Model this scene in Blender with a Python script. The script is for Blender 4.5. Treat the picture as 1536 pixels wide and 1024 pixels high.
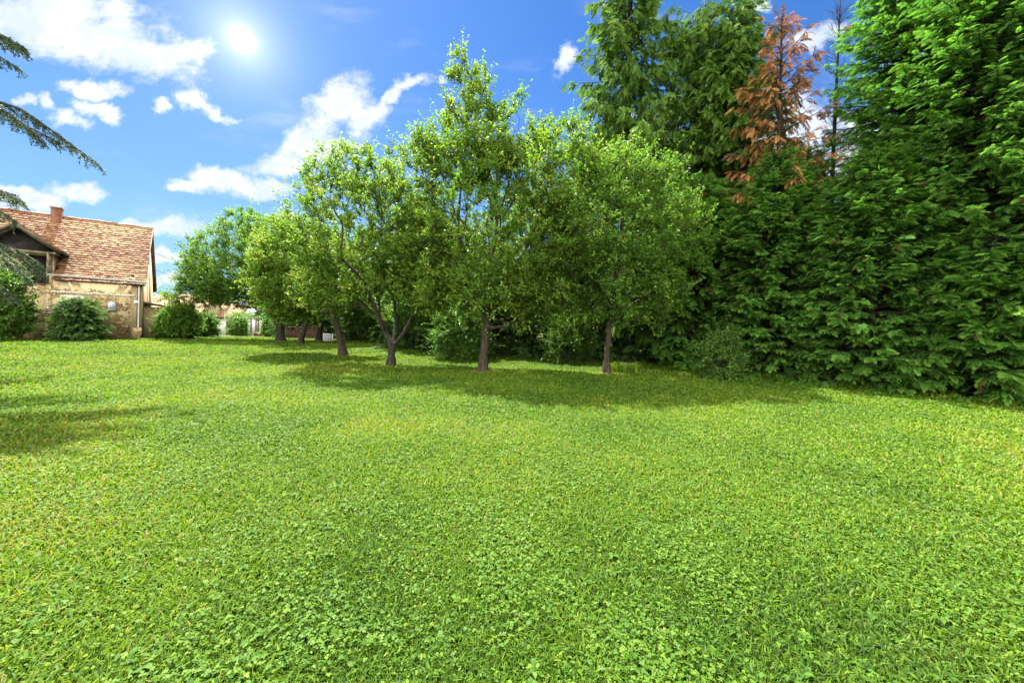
import bpy, math, random
import numpy as np
from mathutils import Matrix, Vector

# ------------------------------------------------------------------ scene, camera, light
for o in list(bpy.data.objects):
    bpy.data.objects.remove(o)
scene = bpy.context.scene
COL = scene.collection
F, CX, CY, ROLL, EYE = 580.0, 768.0, 488.0, math.atan(.025), 1.45

cam_d = bpy.data.cameras.new('camera')
cam = bpy.data.objects.new('camera', cam_d)
COL.objects.link(cam)
cam_d.sensor_width = 36.0
cam_d.lens = F / 1536 * 36
cam_d.shift_y = -(512 - CY) / 1536
cam_d.clip_start, cam_d.clip_end = .05, 3000
cr, sr = math.cos(ROLL), math.sin(ROLL)
cam.matrix_world = Matrix(((cr, -sr, 0, 0), (0, 0, -1, 0), (sr, cr, 0, EYE), (0, 0, 0, 1)))
scene.camera = cam

SUN_AZ, SUN_EL = math.radians(-35), math.radians(60)      # azimuth from +Y towards +X
sun_d = bpy.data.lights.new('sun', 'SUN')
sun_d.energy, sun_d.angle, sun_d.color = 5.0, math.radians(.55), (1, .95, .86)
sun = bpy.data.objects.new('sun', sun_d)
COL.objects.link(sun)
sdir = Vector((math.sin(SUN_AZ) * math.cos(SUN_EL), math.cos(SUN_AZ) * math.cos(SUN_EL), math.sin(SUN_EL)))
sun.rotation_euler = sdir.to_track_quat('Z', 'Y').to_euler()
sun.location = sdir * 60

vs = scene.view_settings
scene.display_settings.display_device = 'sRGB'
vs.view_transform, vs.look, vs.gamma, vs.use_curve_mapping = 'Standard', 'None', 1.0, False
vs.exposure = 2.75
scene.cycles.use_denoising = True
scene.cycles.denoiser = 'OPENIMAGEDENOISE'
scene.cycles.denoising_input_passes = 'RGB_ALBEDO_NORMAL'
scene.cycles.max_bounces = 14
scene.cycles.diffuse_bounces = 9
scene.cycles.transmission_bounces = 10
scene.cycles.transparent_max_bounces = 4
scene.cycles.sample_clamp_indirect = 4


class NT:
    """small helper for node trees"""
    def __init__(s, t):
        s.t = t; t.nodes.clear()
    def n(s, kind, **kw):
        nd = s.t.nodes.new(kind)
        for k, v in kw.items():
            setattr(nd, k, v)
        return nd
    def link(s, a, b):
        s.t.links.new(a, b)
    def put(s, sock, v):
        if isinstance(v, bpy.types.NodeSocket): s.link(v, sock)
        else: sock.default_value = v
    def m(s, op, a, b=None, c=None, clamp=False):
        nd = s.n('ShaderNodeMath', operation=op, use_clamp=clamp)
        for i, v in enumerate((a, b, c)):
            if v is not None: s.put(nd.inputs[i], v)
        return nd.outputs[0]
    def vm(s, op, a, b=None, out=0):
        nd = s.n('ShaderNodeVectorMath', operation=op)
        s.put(nd.inputs[0], a)
        if b is not None: s.put(nd.inputs[1], b)
        return nd.outputs[out]
    def mix(s, f, a, b, blend='MIX'):
        nd = s.n('ShaderNodeMix', data_type='RGBA', blend_type=blend)
        s.put(nd.inputs[0], f); s.put(nd.inputs[6], c4(a)); s.put(nd.inputs[7], c4(b))
        return nd.outputs[2]
    def noise(s, vec, scale, detail=3, rough=.5, out=0, dist=0):
        nd = s.n('ShaderNodeTexNoise')
        if vec is not None: s.put(nd.inputs['Vector'], vec)
        nd.inputs['Scale'].default_value = scale; nd.inputs['Detail'].default_value = detail
        nd.inputs['Roughness'].default_value = rough; nd.inputs['Distortion'].default_value = dist
        return nd.outputs[out]
    def ramp(s, f, stops):
        nd = s.n('ShaderNodeValToRGB')
        e = nd.color_ramp.elements
        while len(e) < len(stops): e.new(.5)
        for el, (p, c) in zip(e, stops):
            el.position = p; el.color = c4(c)
        s.put(nd.inputs[0], f)
        return nd.outputs[0]
    def sstep(s, x, a, b):
        nd = s.n('ShaderNodeMapRange', interpolation_type='SMOOTHSTEP')
        s.put(nd.inputs[0], x)
        nd.inputs[1].default_value = a; nd.inputs[2].default_value = b
        return nd.outputs[0]


def c4(c):
    if isinstance(c, (tuple, list)) and len(c) == 3: return (*c, 1.0)
    return c


def ray(x, y):
    a, b = (x - CX) / F, (CY - y) / F
    return np.array([a * cr - b * sr, 1.0, b * cr + a * sr])


def make_sky():
    w = bpy.data.worlds.new('World'); scene.world = w; w.use_nodes = True
    T = NT(w.node_tree)
    out = T.n('ShaderNodeOutputWorld'); bg = T.n('ShaderNodeBackground')
    T.link(bg.outputs[0], out.inputs[0])
    sky = T.n('ShaderNodeTexSky', sky_type='NISHITA')
    sky.sun_disc = False; sky.sun_elevation = SUN_EL; sky.sun_rotation = SUN_AZ
    sky.air_density, sky.dust_density, sky.ozone_density = 1.0, .3, 2.5
    tc = T.n('ShaderNodeTexCoord'); D = tc.outputs['Generated']
    sep = T.n('ShaderNodeSeparateXYZ'); T.link(D, sep.inputs[0])
    X, Y, Z = sep.outputs
    Yc = T.m('MAXIMUM', Y, .08)
    nrm0 = T.vm('NORMALIZE', D)
    comb = T.n('ShaderNodeCombineXYZ')
    T.link(T.m('DIVIDE', X, Yc), comb.inputs[0]); T.link(T.m('DIVIDE', Z, Yc), comb.inputs[1])
    P = comb.outputs[0]
    # domain warp makes the outlines billow
    nz = T.noise(P, 7.5, 7, .66, out=1)
    wv = T.vm('MULTIPLY', T.vm('SUBTRACT', nz, (.5, .5, .5)), (.17, .12, 0))
    Pw = T.vm('ADD', P, wv)
    blobs = [  # x, y, rx, ry, angle in photo pixels -> directions of the sky
        (40, 30, 150, 48, 10), (140, 50, 120, 42, 12), (205, 84, 80, 30, 18), (262, 80, 44, 20, 0), (90, 5, 140, 34, 5),
        (137, 132, 46, 13, 0), (148, 163, 28, 11, 10), (68, 155, 24, 13, 30), (106, 181, 34, 15, 0), (245, 158, 17, 10, 20),
        (300, 156, 32, 13, 25), (325, 173, 24, 8, 10), (30, 150, 20, 8, 0),
        (508, 156, 48, 34, -20), (546, 176, 30, 34, 40), (470, 200, 52, 28, -35), (425, 243, 54, 18, -5), (490, 222, 46, 26, 0),
        (612, 124, 34, 11, -25), (583, 143, 20, 11, -30), (656, 118, 9, 6, 0),
        (330, 270, 52, 20, -5), (385, 279, 62, 17, 0), (272, 281, 30, 11, 0),
        (120, 291, 42, 14, 0), (50, 305, 58, 16, 0), (15, 290, 40, 14, 0),
        (255, 348, 66, 19, 0), (205, 340, 40, 10, 0), (262, 391, 44, 9, 0), (255, 425, 60, 9, 0),
        (1130, 12, 24, 14, 0), (850, 96, 26, 11, -40), (1225, 56, 46, 16, -20), (1205, 200, 70, 60, 0), (1100, 260, 90, 50, 0),
        (960, 210, 60, 46, 0), (1290, 240, 60, 60, 0), (1560, 330, 200, 60, 0), (1500, 60, 120, 60, 0)]
    acc = None
    for bx, by, rx, ry, ang in blobs:
        r = ray(bx, by)
        mp = T.n('ShaderNodeMapping', vector_type='TEXTURE')
        mp.inputs['Location'].default_value = (r[0], r[2], 0)
        mp.inputs['Rotation'].default_value = (0, 0, math.radians(-ang))
        mp.inputs['Scale'].default_value = (rx * 1.25 / F, ry * 1.3 / F, 1)
        T.link(Pw, mp.inputs['Vector'])
        d = T.m('SUBTRACT', 1.0, T.vm('LENGTH', mp.outputs[0], out=1))
        acc = d if acc is None else T.m('SMOOTH_MAX', acc, d, .12)
    fb = T.noise(T.vm('MULTIPLY', P, (.8, 1.15, 1)), 10, 10, .68)
    fb2 = T.noise(P, 3.2, 4, .5)
    dens = T.m('ADD', acc, T.m('MULTIPLY', T.m('SUBTRACT', fb, .5), 1.9))
    dens = T.m('ADD', dens, T.m('MULTIPLY', T.m('SUBTRACT', fb2, .5), .35))
    mask = T.sstep(dens, -.04, .78)
    mask = T.m('MULTIPLY', mask, T.sstep(Y, .1, .25))
    wisp = T.m('MULTIPLY', T.sstep(T.noise(T.vm('MULTIPLY', P, (1.2, 3.2, 1)), 2.2, 6, .6), .52, .8), .28)
    wisp = T.m('MULTIPLY', wisp, T.sstep(Y, .1, .25))
    mask = T.m('MAXIMUM', mask, wisp)
    # cloud body: brighter rims, soft grey-blue hearts
    heart = T.m('MULTIPLY', T.sstep(T.m('ADD', acc, T.m('MULTIPLY', T.m('SUBTRACT', T.noise(T.vm('ADD', P, (.0, .035, 0)), 6.5, 6, .6), .5), 2.4)), .2, 1.1), .8)
    ccol = T.mix(heart, (.170, .172, .176), (.105, .125, .160))
    # clear sky: Nishita, deepened
    hs = T.n('ShaderNodeHueSaturation'); T.link(sky.outputs[0], hs.inputs['Color'])
    hs.inputs['Saturation'].default_value = SKY_SAT; hs.inputs['Value'].default_value = SKY_STR
    base = T.mix(1.0, hs.outputs[0], SKY_TINT, 'MULTIPLY')
    # pale band of summer haze close to the horizon
    hz = T.m('POWER', T.m('SUBTRACT', 1.0, T.m('MAXIMUM', Z, 0.0)), 3.4)
    base = T.mix(T.m('MULTIPLY', hz, .78), base, (.070, .104, .142))
    # glow of the air around the sun as it stands in the sky
    sd = ray(363, 60); sd = sd / np.linalg.norm(sd)
    nrm = T.vm('NORMALIZE', D)
    ang = T.m('ARCCOSINE', T.m('MINIMUM', T.vm('DOT_PRODUCT', nrm, tuple(sd), out=1), .999999))
    g1 = T.m('EXPONENT', T.m('MULTIPLY', T.m('MULTIPLY', ang, ang), -1 / .011 ** 2))
    g2 = T.m('EXPONENT', T.m('MULTIPLY', ang, -1 / .040))
    g3 = T.m('EXPONENT', T.m('MULTIPLY', ang, -1 / .26))
    glow = T.m('ADD', T.m('MULTIPLY', g1, 1.2), T.m('ADD', T.m('MULTIPLY', g2, .14), T.m('MULTIPLY', g3, .019)))
    col = T.mix(mask, base, ccol)
    # bright cumulus added out of view, behind the camera and overhead, for fill light
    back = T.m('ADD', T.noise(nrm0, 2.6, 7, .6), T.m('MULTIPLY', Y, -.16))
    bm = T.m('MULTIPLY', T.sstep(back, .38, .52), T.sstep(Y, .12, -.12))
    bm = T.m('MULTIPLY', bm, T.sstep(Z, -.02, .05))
    col = T.mix(bm, col, FILL_CLOUD)
    gl = T.vm('SCALE', (1.04, 1.0, .93)); T.link(glow, gl.node.inputs['Scale'])
    col = T.vm('ADD', col, gl)
    T.link(col, bg.inputs[0]); bg.inputs[1].default_value = 1.0
    w.cycles.sampling_method = 'MANUAL'; w.cycles.sample_map_resolution = 512


SKY_STR, SKY_SAT, SKY_TINT = .048, 1.25, (.265, .415, .57)
FILL_CLOUD = (1.0, .98, .92)  # radiance of the added unseen clouds, set high to fill the shade
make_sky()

# ------------------------------------------------------------------ mesh helpers
RNG = np.random.default_rng(7)


def tag(o, label=None, cat=None, group=None, kind=None):
    if label: o['label'] = label
    if cat: o['category'] = cat
    if group: o['group'] = group
    if kind: o['kind'] = kind
    return o


def thing(name, loc, label, cat, group=None):
    o = bpy.data.objects.new(name, None); COL.objects.link(o)
    o.location = loc; o.empty_display_size = .3
    return tag(o, label, cat, group)


def build(name, V, faces, mat, parent=None, tint=None, smooth=False, loc=None):
    """V (N,3); faces: list of int arrays (M,k); tint: list of float arrays, one per face array"""
    V = np.asarray(V, dtype=np.float32)
    me = bpy.data.meshes.new(name)
    faces = [np.asarray(f, dtype=np.int32) for f in faces if len(f)]
    nl = sum(f.size for f in faces); nf = sum(len(f) for f in faces)
    me.vertices.add(len(V)); me.vertices.foreach_set('co', V.ravel())
    me.loops.add(nl); me.loops.foreach_set('vertex_index', np.concatenate([f.ravel() for f in faces]))
    tot = np.concatenate([np.full(len(f), f.shape[1], np.int32) for f in faces])
    st = np.concatenate([[0], np.cumsum(tot)[:-1]]).astype(np.int32)
    me.polygons.add(nf); me.polygons.foreach_set('loop_start', st)
    if smooth: me.polygons.foreach_set('use_smooth', np.ones(nf, bool))
    me.update(calc_edges=True)
    if tint is not None:
        a = me.attributes.new('tint', 'FLOAT', 'FACE')
        a.data.foreach_set('value', np.concatenate([np.asarray(t, np.float32) for t in tint]))
    me.materials.append(mat)
    o = bpy.data.objects.new(name, me); COL.objects.link(o)
    if parent: o.parent = parent
    if loc is not None: o.location = loc
    return o


class MB:
    """collects boxes, prisms and tubes into one mesh"""
    def __init__(s): s.V = []; s.Fq = []; s.n = 0; s.extra = []; s.t = []
    def add(s, V, Fq, tint=.5):
        s.V.append(np.asarray(V, float)); Fq = np.asarray(Fq)
        s.extra.append(Fq + s.n); s.t.append(np.full(len(Fq), tint) if np.isscalar(tint) else tint)
        s.n += len(V)
    def box(s, o, ax, ay, az, tint=.5):
        """corner o and three edge vectors"""
        o, ax, ay, az = (np.asarray(v, float) for v in (o, ax, ay, az))
        V = [o, o + ax, o + ax + ay, o + ay, o + az, o + ax + az, o + ax + ay + az, o + ay + az]
        q = [(0, 3, 2, 1), (4, 5, 6, 7), (0, 1, 5, 4), (1, 2, 6, 5), (2, 3, 7, 6), (3, 0, 4, 7)]
        if np.dot(np.cross(ax, ay), az) < 0: q = [t[::-1] for t in q]
        s.add(V, q, tint)
    def bx(s, x0, x1, y0, y1, z0, z1, tint=.5):
        s.box((x0, y0, z0), (x1 - x0, 0, 0), (0, y1 - y0, 0), (0, 0, z1 - z0), tint)
    def tube(s, pts, rad, sides=6, tint=.5):
        V, q = tube(np.asarray(pts, float), np.broadcast_to(rad, len(pts)), sides)
        s.add(V, q, tint)
    def poly(s, pts, depth, tint=.5):
        """prism: planar outline pts extruded by vector depth"""
        p = np.asarray(pts, float); n = len(p); d = np.asarray(depth, float)
        V = np.vstack([p, p + d])
        s.add(V, [(i, (i + 1) % n, n + (i + 1) % n, n + i) for i in range(n)], tint)
        s.extra.append(np.array([list(range(n))[::-1]]) + s.n - 2 * n); s.t.append(np.full(1, tint))
        s.extra.append(np.array([list(range(n, 2 * n))]) + s.n - 2 * n); s.t.append(np.full(1, tint))
    def build(s, name, mat, parent=None, smooth=False, loc=None):
        return build(name, np.vstack(s.V), s.extra, mat, parent, s.t, smooth, loc)


def tube(pts, rad, sides):
    n = len(pts)
    tg = np.gradient(pts, axis=0); tg /= np.linalg.norm(tg, axis=1)[:, None] + 1e-9
    ref = np.array([1.0, .13, .07]) if abs(tg[0][2]) > .6 else np.array([.05, .1, 1.0])
    u = np.cross(tg, ref); u /= np.linalg.norm(u, axis=1)[:, None] + 1e-9
    v = np.cross(tg, u)
    a = np.linspace(0, 2 * np.pi, sides, endpoint=False)
    ring = np.cos(a)[None, :, None] * u[:, None, :] + np.sin(a)[None, :, None] * v[:, None, :]
    V = (pts[:, None, :] + ring * np.asarray(rad)[:, None, None]).reshape(-1, 3)
    i = np.arange(n - 1)[:, None] * sides; j = np.arange(sides)[None, :]; j2 = (j + 1) % sides
    q = np.stack([i + j, i + sides + j, i + sides + j2, i + j2], -1).reshape(-1, 4)
    return V, q


def vnoise(p, seed=0):
    """value noise on (N,2|3) points, 0..1"""
    p = np.asarray(p, float); d = p.shape[1]
    i = np.floor(p).astype(np.int64); f = p - i; f = f * f * (3 - 2 * f)
    out = np.zeros(len(p))
    K = np.array([73856093, 19349663, 83492791], dtype=np.int64)[:d]
    for c in range(2 ** d):
        o = np.array([(c >> k) & 1 for k in range(d)])
        h = ((i + o) * K).sum(1) + seed * 977
        h = (h ^ (h >> 13)) * 1274126177 & 0x7fffffff
        h = (h ^ (h >> 16)) & 0xffff
        out += (h / 65535.0) * np.prod(np.where(o == 1, f, 1 - f), axis=1)
    return out


def fbm(p, seed=0, oct=3):
    s = 0; a = .5; t = 0
    for k in range(oct):
        s = s + a * vnoise(np.asarray(p) * 2 ** k, seed + k); t += a; a *= .5
    return s / t


def unit(v): return v / (np.linalg.norm(v, axis=-1, keepdims=True) + 1e-9)


def gz(x, y):
    """height of the ground"""
    x = np.asarray(x, float); y = np.asarray(y, float)
    t = np.clip((np.hypot(x * .35, y) - 27) / 24, 0, 1); t = t * t * (3 - 2 * t)
    b = .05 * (vnoise(np.stack([x * .35 + 50, y * .35 + 50], -1).reshape(-1, 2), 3).reshape(x.shape) - .5)
    return -.62 * t + b


def G(x, y):
    d = ray(x, y); k = -EYE / d[2]
    return np.array([d[0] * k, d[1] * k])


def W(px, depth):
    """world x of a photo column at a depth"""
    return (px - CX) / F * depth


# ------------------------------------------------------------------ materials
def mat_new(name):
    m = bpy.data.materials.new(name); m.use_nodes = True
    T = NT(m.node_tree); out = T.n('ShaderNodeOutputMaterial')
    return m, T, out


def principled(T, out, col, rough=.8, spec=.3, bump=None, bstr=.4, bdist=.02):
    p = T.n('ShaderNodeBsdfPrincipled')
    T.put(p.inputs['Base Color'], c4(col)); T.put(p.inputs['Roughness'], rough)
    p.inputs['Specular IOR Level'].default_value = spec
    if bump is not None:
        b = T.n('ShaderNodeBump'); b.inputs['Strength'].default_value = bstr; b.inputs['Distance'].default_value = bdist
        T.put(b.inputs['Height'], bump); T.link(b.outputs[0], p.inputs['Normal'])
    T.link(p.outputs[0], out.inputs[0])
    return p


def leaf_mat(name, stops, trans=.4, tcol=(1.12, 1.15, .6), rough=.5, spec=.15, big=.5):
    m, T, out = mat_new(name)
    at = T.n('ShaderNodeAttribute', attribute_name='tint')
    tc = T.n('ShaderNodeTexCoord')
    ns = T.noise(tc.outputs['Object'], big, 3)
    f = T.m('ADD', at.outputs['Fac'], T.m('MULTIPLY', T.m('SUBTRACT', ns, .5), .5), clamp=True)
    col = T.ramp(f, stops)
    p = T.n('ShaderNodeBsdfPrincipled')
    T.link(col, p.inputs['Base Color']); p.inputs['Roughness'].default_value = rough
    p.inputs['Specular IOR Level'].default_value = spec
    tr = T.n('ShaderNodeBsdfTranslucent')
    T.link(T.mix(1.0, col, tcol, 'MULTIPLY'), tr.inputs[0])
    mx = T.n('ShaderNodeMixShader'); mx.inputs[0].default_value = trans
    T.link(p.outputs[0], mx.inputs[1]); T.link(tr.outputs[0], mx.inputs[2]); T.link(mx.outputs[0], out.inputs[0])
    return m


def noisy_mat(name, a, b, scale=6, rough=.85, spec=.25, bstr=.4, bdist=.02, detail=6):
    m, T, out = mat_new(name)
    tc = T.n('ShaderNodeTexCoord')
    n1 = T.noise(tc.outputs['Object'], scale, detail, .6); n2 = T.noise(tc.outputs['Object'], scale * 6, 4, .6)
    col = T.mix(T.sstep(n1, .3, .7), a, b)
    col = T.mix(.35, col, T.mix(n2, (.3, .3, .3), (1.5, 1.5, 1.5)), 'MULTIPLY')
    principled(T, out, col, rough, spec, n2, bstr, bdist)
    return m


def bark_mat(name, a, b):
    m, T, out = mat_new(name)
    tc = T.n('ShaderNodeTexCoord')
    st = T.vm('MULTIPLY', tc.outputs['Object'], (14, 14, 3))
    n1 = T.noise(st, 1.6, 6, .65); n2 = T.noise(tc.outputs['Object'], 2.2, 3)
    col = T.mix(T.sstep(n1, .35, .68), a, b)
    col = T.mix(T.m('MULTIPLY', T.sstep(n2, .5, .75), .5), col, (.032, .035, .018))
    principled(T, out, col, .9, .2, n1, .9, .03)
    return m


def tint_mat(name, stops, rough=.8, spec=.25, scale=9, bstr=.3):
    m, T, out = mat_new(name)
    at = T.n('ShaderNodeAttribute', attribute_name='tint'); tc = T.n('ShaderNodeTexCoord')
    n = T.noise(tc.outputs['Object'], scale, 5, .6)
    col = T.ramp(T.m('ADD', at.outputs['Fac'], T.m('MULTIPLY', T.m('SUBTRACT', n, .5), .6), clamp=True), stops)
    principled(T, out, col, rough, spec, n, bstr, .01)
    return m


M = {}
M['leaf_sun'] = leaf_mat('fruit leaf', [(0, (.040, .095, .012)), (.45, (.080, .170, .018)), (.8, (.150, .220, .024)), (1, (.19, .19, .03))], .52)
M['leaf_dark'] = leaf_mat('plum leaf', [(0, (.030, .080, .012)), (.5, (.066, .150, .018)), (.85, (.115, .205, .024)), (1, (.18, .19, .03))], .5)
M['leaf_far'] = leaf_mat('linden leaf', [(0, (.032, .085, .014)), (.5, (.075, .165, .020)), (1, (.15, .24, .03))], .5)
M['leaf_bush'] = leaf_mat('bush leaf', [(0, (.028, .072, .012)), (.5, (.065, .15, .022)), (1, (.13, .22, .035))], .4)
CSP = dict(rough=.75, spec=.06)
M['spruce'] = leaf_mat('spruce needles', [(0, (.022, .055, .012)), (.45, (.052, .118, .018)), (.8, (.085, .155, .022)), (1, (.14, .20, .03))], .42, big=.35, **CSP)
M['hedge'] = leaf_mat('cypress fronds', tcol=(.95, 1.12, .65), stops=[(0, (.10, .055, .02)), (.02, (.10, .055, .02)), (.05, (.026, .066, .014)), (.4, (.052, .138, .022)), (.75, (.085, .190, .024)), (1, (.13, .22, .03))], trans=.48, big=.4, **CSP)
M['yew'] = leaf_mat('yew needles', [(0, (.018, .044, .014)), (.5, (.038, .085, .022)), (1, (.08, .14, .03))], .4, big=.6, **CSP)
M['cedar'] = leaf_mat('cedar needles', [(0, (.024, .048, .028)), (.5, (.060, .105, .058)), (1, (.15, .20, .10))], .4, (1.1, 1.1, .8), big=.8, spec=.06)
M['brown'] = leaf_mat('dead needles', [(0, (.06, .040, .026)), (.25, (.11, .050, .022)), (.6, (.27, .125, .040)), (1, (.36, .20, .08))], .3, (1.2, .95, .7), rough=.8, big=1.5)
M['grass'] = leaf_mat('grass blade', [(0, (.018, .047, .004)), (.35, (.052, .112, .006)), (.7, (.098, .158, .008)), (.88, (.150, .158, .018)), (1, (.18, .135, .05))], .42, (1.12, 1.2, .4), rough=.6, spec=.14, big=.35)
M['clover'] = leaf_mat('clover leaf', [(0, (.016, .054, .006)), (.5, (.044, .100, .008)), (1, (.095, .150, .012))], .36, (1.2, 1.15, .4), rough=.6, spec=.12, big=.5)
M['bark'] = bark_mat('grey bark', (.010, .009, .006), (.034, .029, .019))
M['bark_brown'] = bark_mat('brown bark', (.013, .010, .006), (.050, .037, .022))

# ------------------------------------------------------------------ ground
def make_ground():
    xs = np.unique(np.concatenate([np.linspace(-60, 60, 161), np.linspace(-1500, -60, 16), np.linspace(60, 1500, 16)]))
    ys = np.unique(np.concatenate([np.linspace(-30, 75, 141), np.linspace(-1500, -30, 14), np.linspace(75, 2000, 18)]))
    A, B = np.meshgrid(xs, ys); V = np.stack([A, B, gz(A, B)], -1).reshape(-1, 3)
    nx = len(xs); i = (np.arange(len(ys) - 1)[:, None] * nx + np.arange(nx - 1)[None, :]).ravel()
    q = np.stack([i, i + 1, i + nx + 1, i + nx], -1)
    m, T, out = mat_new('lawn soil and turf')
    tc = T.n('ShaderNodeTexCoord'); O = tc.outputs['Object']
    n1 = T.noise(O, .45, 4, .6); n2 = T.noise(O, 9, 5, .7); n3 = T.noise(O, 55, 3, .7)
    col = T.mix(T.sstep(n2, .3, .7), (.020, .036, .005), (.050, .078, .010))
    col = T.mix(T.m('MULTIPLY', T.sstep(n1, .5, .75), .4), col, (.10, .085, .025))
    col = T.mix(T.m('MULTIPLY', T.sstep(n3, .55, .8), .55), col, (.035, .032, .010))
    principled(T, out, col, .9, .15, T.m('ADD', n2, T.m('MULTIPLY', n3, .6)), .8, .05)
    tag(build('ground', V, [q], m, smooth=True), kind='structure')


make_ground()


def patches(x, y):
    """how dry and how clovery the lawn is at a spot (two 0..1 fields)"""
    p = np.stack([x, y], -1)
    return fbm(p * .55 + 20, 11, 3), fbm(p * 1.7 + 70, 23, 3)


TRUNKS = [G(586, 548), G(724, 557), G(910, 560), G(515, 533), G(450, 516), G(421, 511)]


def make_grass():
    r = RNG
    def spots(n, r0, r1, power):
        u = r.random(n)
        R_ = (r0 ** power + u * (r1 ** power - r0 ** power)) ** (1 / power) if power else r0 * (r1 / r0) ** u
        a = r.uniform(-1.45, 1.45, n)
        x, y = R_ * np.sin(a), R_ * np.cos(a)
        return x, y, np.hypot(x, y)
    # blades
    x, y, d = spots(860000, .7, 42, .32)
    keep = ~((x > 5.8 + np.clip((14.5 - y) * .85, 0, 9)) & (y < 30)) & ~((y > 25) & (x < -24.5))
    x, y, d = x[keep], y[keep], d[keep]
    dry, clo = patches(x, y)
    n = len(x)
    z = gz(x, y) - .004
    h = r.uniform(.020, .052, n) * (1 + .018 * d) * (.8 + .5 * vnoise(np.stack([x * 2.2, y * 2.2], -1), 5)) * (1 + 1.8 * np.exp(-((x - 5.3 - np.clip((14.5 - y) * .85, 0, 9)) / .3) ** 2) * (y < 16))
    w = r.uniform(.0020, .0044, n) * (1 + .34 * np.clip(d - 1.5, 0, 40) ** .95)
    az = r.uniform(0, 2 * np.pi, n) + 1.5 * vnoise(np.stack([x * .7, y * .7], -1), 9)
    lean = r.uniform(.25, 1.25, n)
    f = np.stack([np.cos(az), np.sin(az), np.zeros(n)], -1)
    tw = az + r.uniform(-.9, .9, n) + np.pi / 2
    s = np.stack([np.cos(tw), np.sin(tw), r.uniform(-.3, .3, n)], -1)
    o = np.stack([x, y, z], -1); up = np.array([0, 0, 1.0])
    mid = o + f * (h * .35 * lean)[:, None] + up * (h * .62)[:, None]
    tip = o + f * (h * lean)[:, None] + up * (h * r.uniform(.55, 1.0, n))[:, None]
    V = np.stack([o - s * w[:, None], o + s * w[:, None], mid + s * (w * .9)[:, None], mid - s * (w * .9)[:, None], tip], 1).reshape(-1, 3)
    b = np.arange(n)[:, None] * 5
    bare = np.min([np.hypot(x - q[0], y - q[1]) for q in TRUNKS], axis=0)
    tint = np.clip(r.normal(.45, .19, n) + (dry - .5) * .78 + (r.random(n) < .04) * .4 + .55 * np.exp(-(bare / .45) ** 2), 0, 1)
    o1 = build('grass', V, [b + np.array([0, 1, 2, 3]), b + np.array([3, 2, 4])], M['grass'], tint=[tint, tint])
    tag(o1, 'short mown yellow-green lawn grass covering the whole garden', 'grass', kind='stuff')
    # clover and other small round leaves
    x, y, d = spots(205000, .7, 20, .2)
    dry, clo = patches(x, y)
    keep = (clo + r.normal(0, .08, len(x)) > .60) & ~(x > 5.6 + np.clip((14.5 - y) * .85, 0, 9))
    x, y, d = x[keep], y[keep], d[keep]; n = len(x)
    z = gz(x, y); hh = r.uniform(.02, .052, n); rot = r.uniform(0, 6.28, n)
    L = r.uniform(.0058, .0115, n) * (1 + .05 * d)
    tl = r.normal(0, .28, (n, 2))
    k = 3; m6 = np.array([(0, 0), (.42, -.45), (.85, -.42), (1.0, 0), (.85, .42), (.42, .45)])
    Vs = []
    for j in range(k):
        a = rot + j * 2.094 + r.normal(0, .15, n)
        ca, sa = np.cos(a), np.sin(a)
        px_ = m6[:, 0][None] * L[:, None]; py_ = m6[:, 1][None] * L[:, None]
        X = px_ * ca[:, None] - py_ * sa[:, None]; Y_ = px_ * sa[:, None] + py_ * ca[:, None]
        Z_ = X * tl[:, :1] + Y_ * tl[:, 1:] + np.abs(py_) * .35 + hh[:, None] + z[:, None]
        Vs.append(np.stack([X + x[:, None], Y_ + y[:, None], Z_], -1))
    V = np.concatenate(Vs, 0).reshape(-1, 3)
    q = np.arange(len(V)).reshape(-1, 6)
    tint = np.tile(np.clip(r.normal(.5, .2, n), 0, 1), k)
    # broad weed rosettes (plantain, dandelion): oval leaves of several centimetres
    x, y, d = spots(2400, 1, 13, .5)
    dry, clo = patches(x, y)
    kp = ~(x > 5.4 + np.clip((14.5 - y) * .85, 0, 9)); x, y, d = x[kp], y[kp], d[kp]
    n0 = len(x); nb = 6
    x = np.repeat(x, nb); y = np.repeat(y, nb); n = len(x)
    a = np.tile(np.arange(nb) * 2 * np.pi / nb, n0) + np.repeat(r.uniform(0, 6, n0), nb) + r.normal(0, .3, n)
    L = r.uniform(.02, .055, n) * np.repeat(r.uniform(.6, 1.2, n0), nb); rise = r.uniform(.15, .9, n)
    f = np.stack([np.cos(a), np.sin(a), rise * 0], -1); s = np.stack([-np.sin(a), np.cos(a), 0 * a], -1)
    prof = [(0, .04, 0), (.35, .2, .30), (.7, .2, .42), (1, .0, .30)]
    o = np.stack([x, y, gz(x, y) + .008], -1)
    row = []
    for t, wd, zz in prof:
        c = o + f * (L * t)[:, None] + np.array([0, 0, 1.0]) * (L * zz * rise * 1.6)[:, None]
        if wd: row += [c - s * (L * wd)[:, None] + [0, 0, .004], c + s * (L * wd)[:, None] + [0, 0, .004]]
        else: row += [c]
    V2 = np.stack(row, 1).reshape(-1, 3); b = np.arange(n)[:, None] * 7 + len(V)
    t2 = np.clip(r.normal(.42, .2, n), 0, 1)
    # single small oval leaves of creeping weeds, tilted every way
    x, y, d = spots(165000, .7, 17, .15)
    kp = ~(x > 5.6 + np.clip((14.5 - y) * .85, 0, 9)) & (fbm(np.stack([x, y], -1) * 1.6, 41, 3) + r.normal(0, .07, len(x)) > .56)
    x, y, d = x[kp], y[kp], d[kp]; m = len(x)
    a = r.uniform(0, 6.28, m); el = r.normal(.25, .45, m)
    P3 = np.stack([x, y, gz(x, y) + r.uniform(.012, .05, m)], -1)
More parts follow.
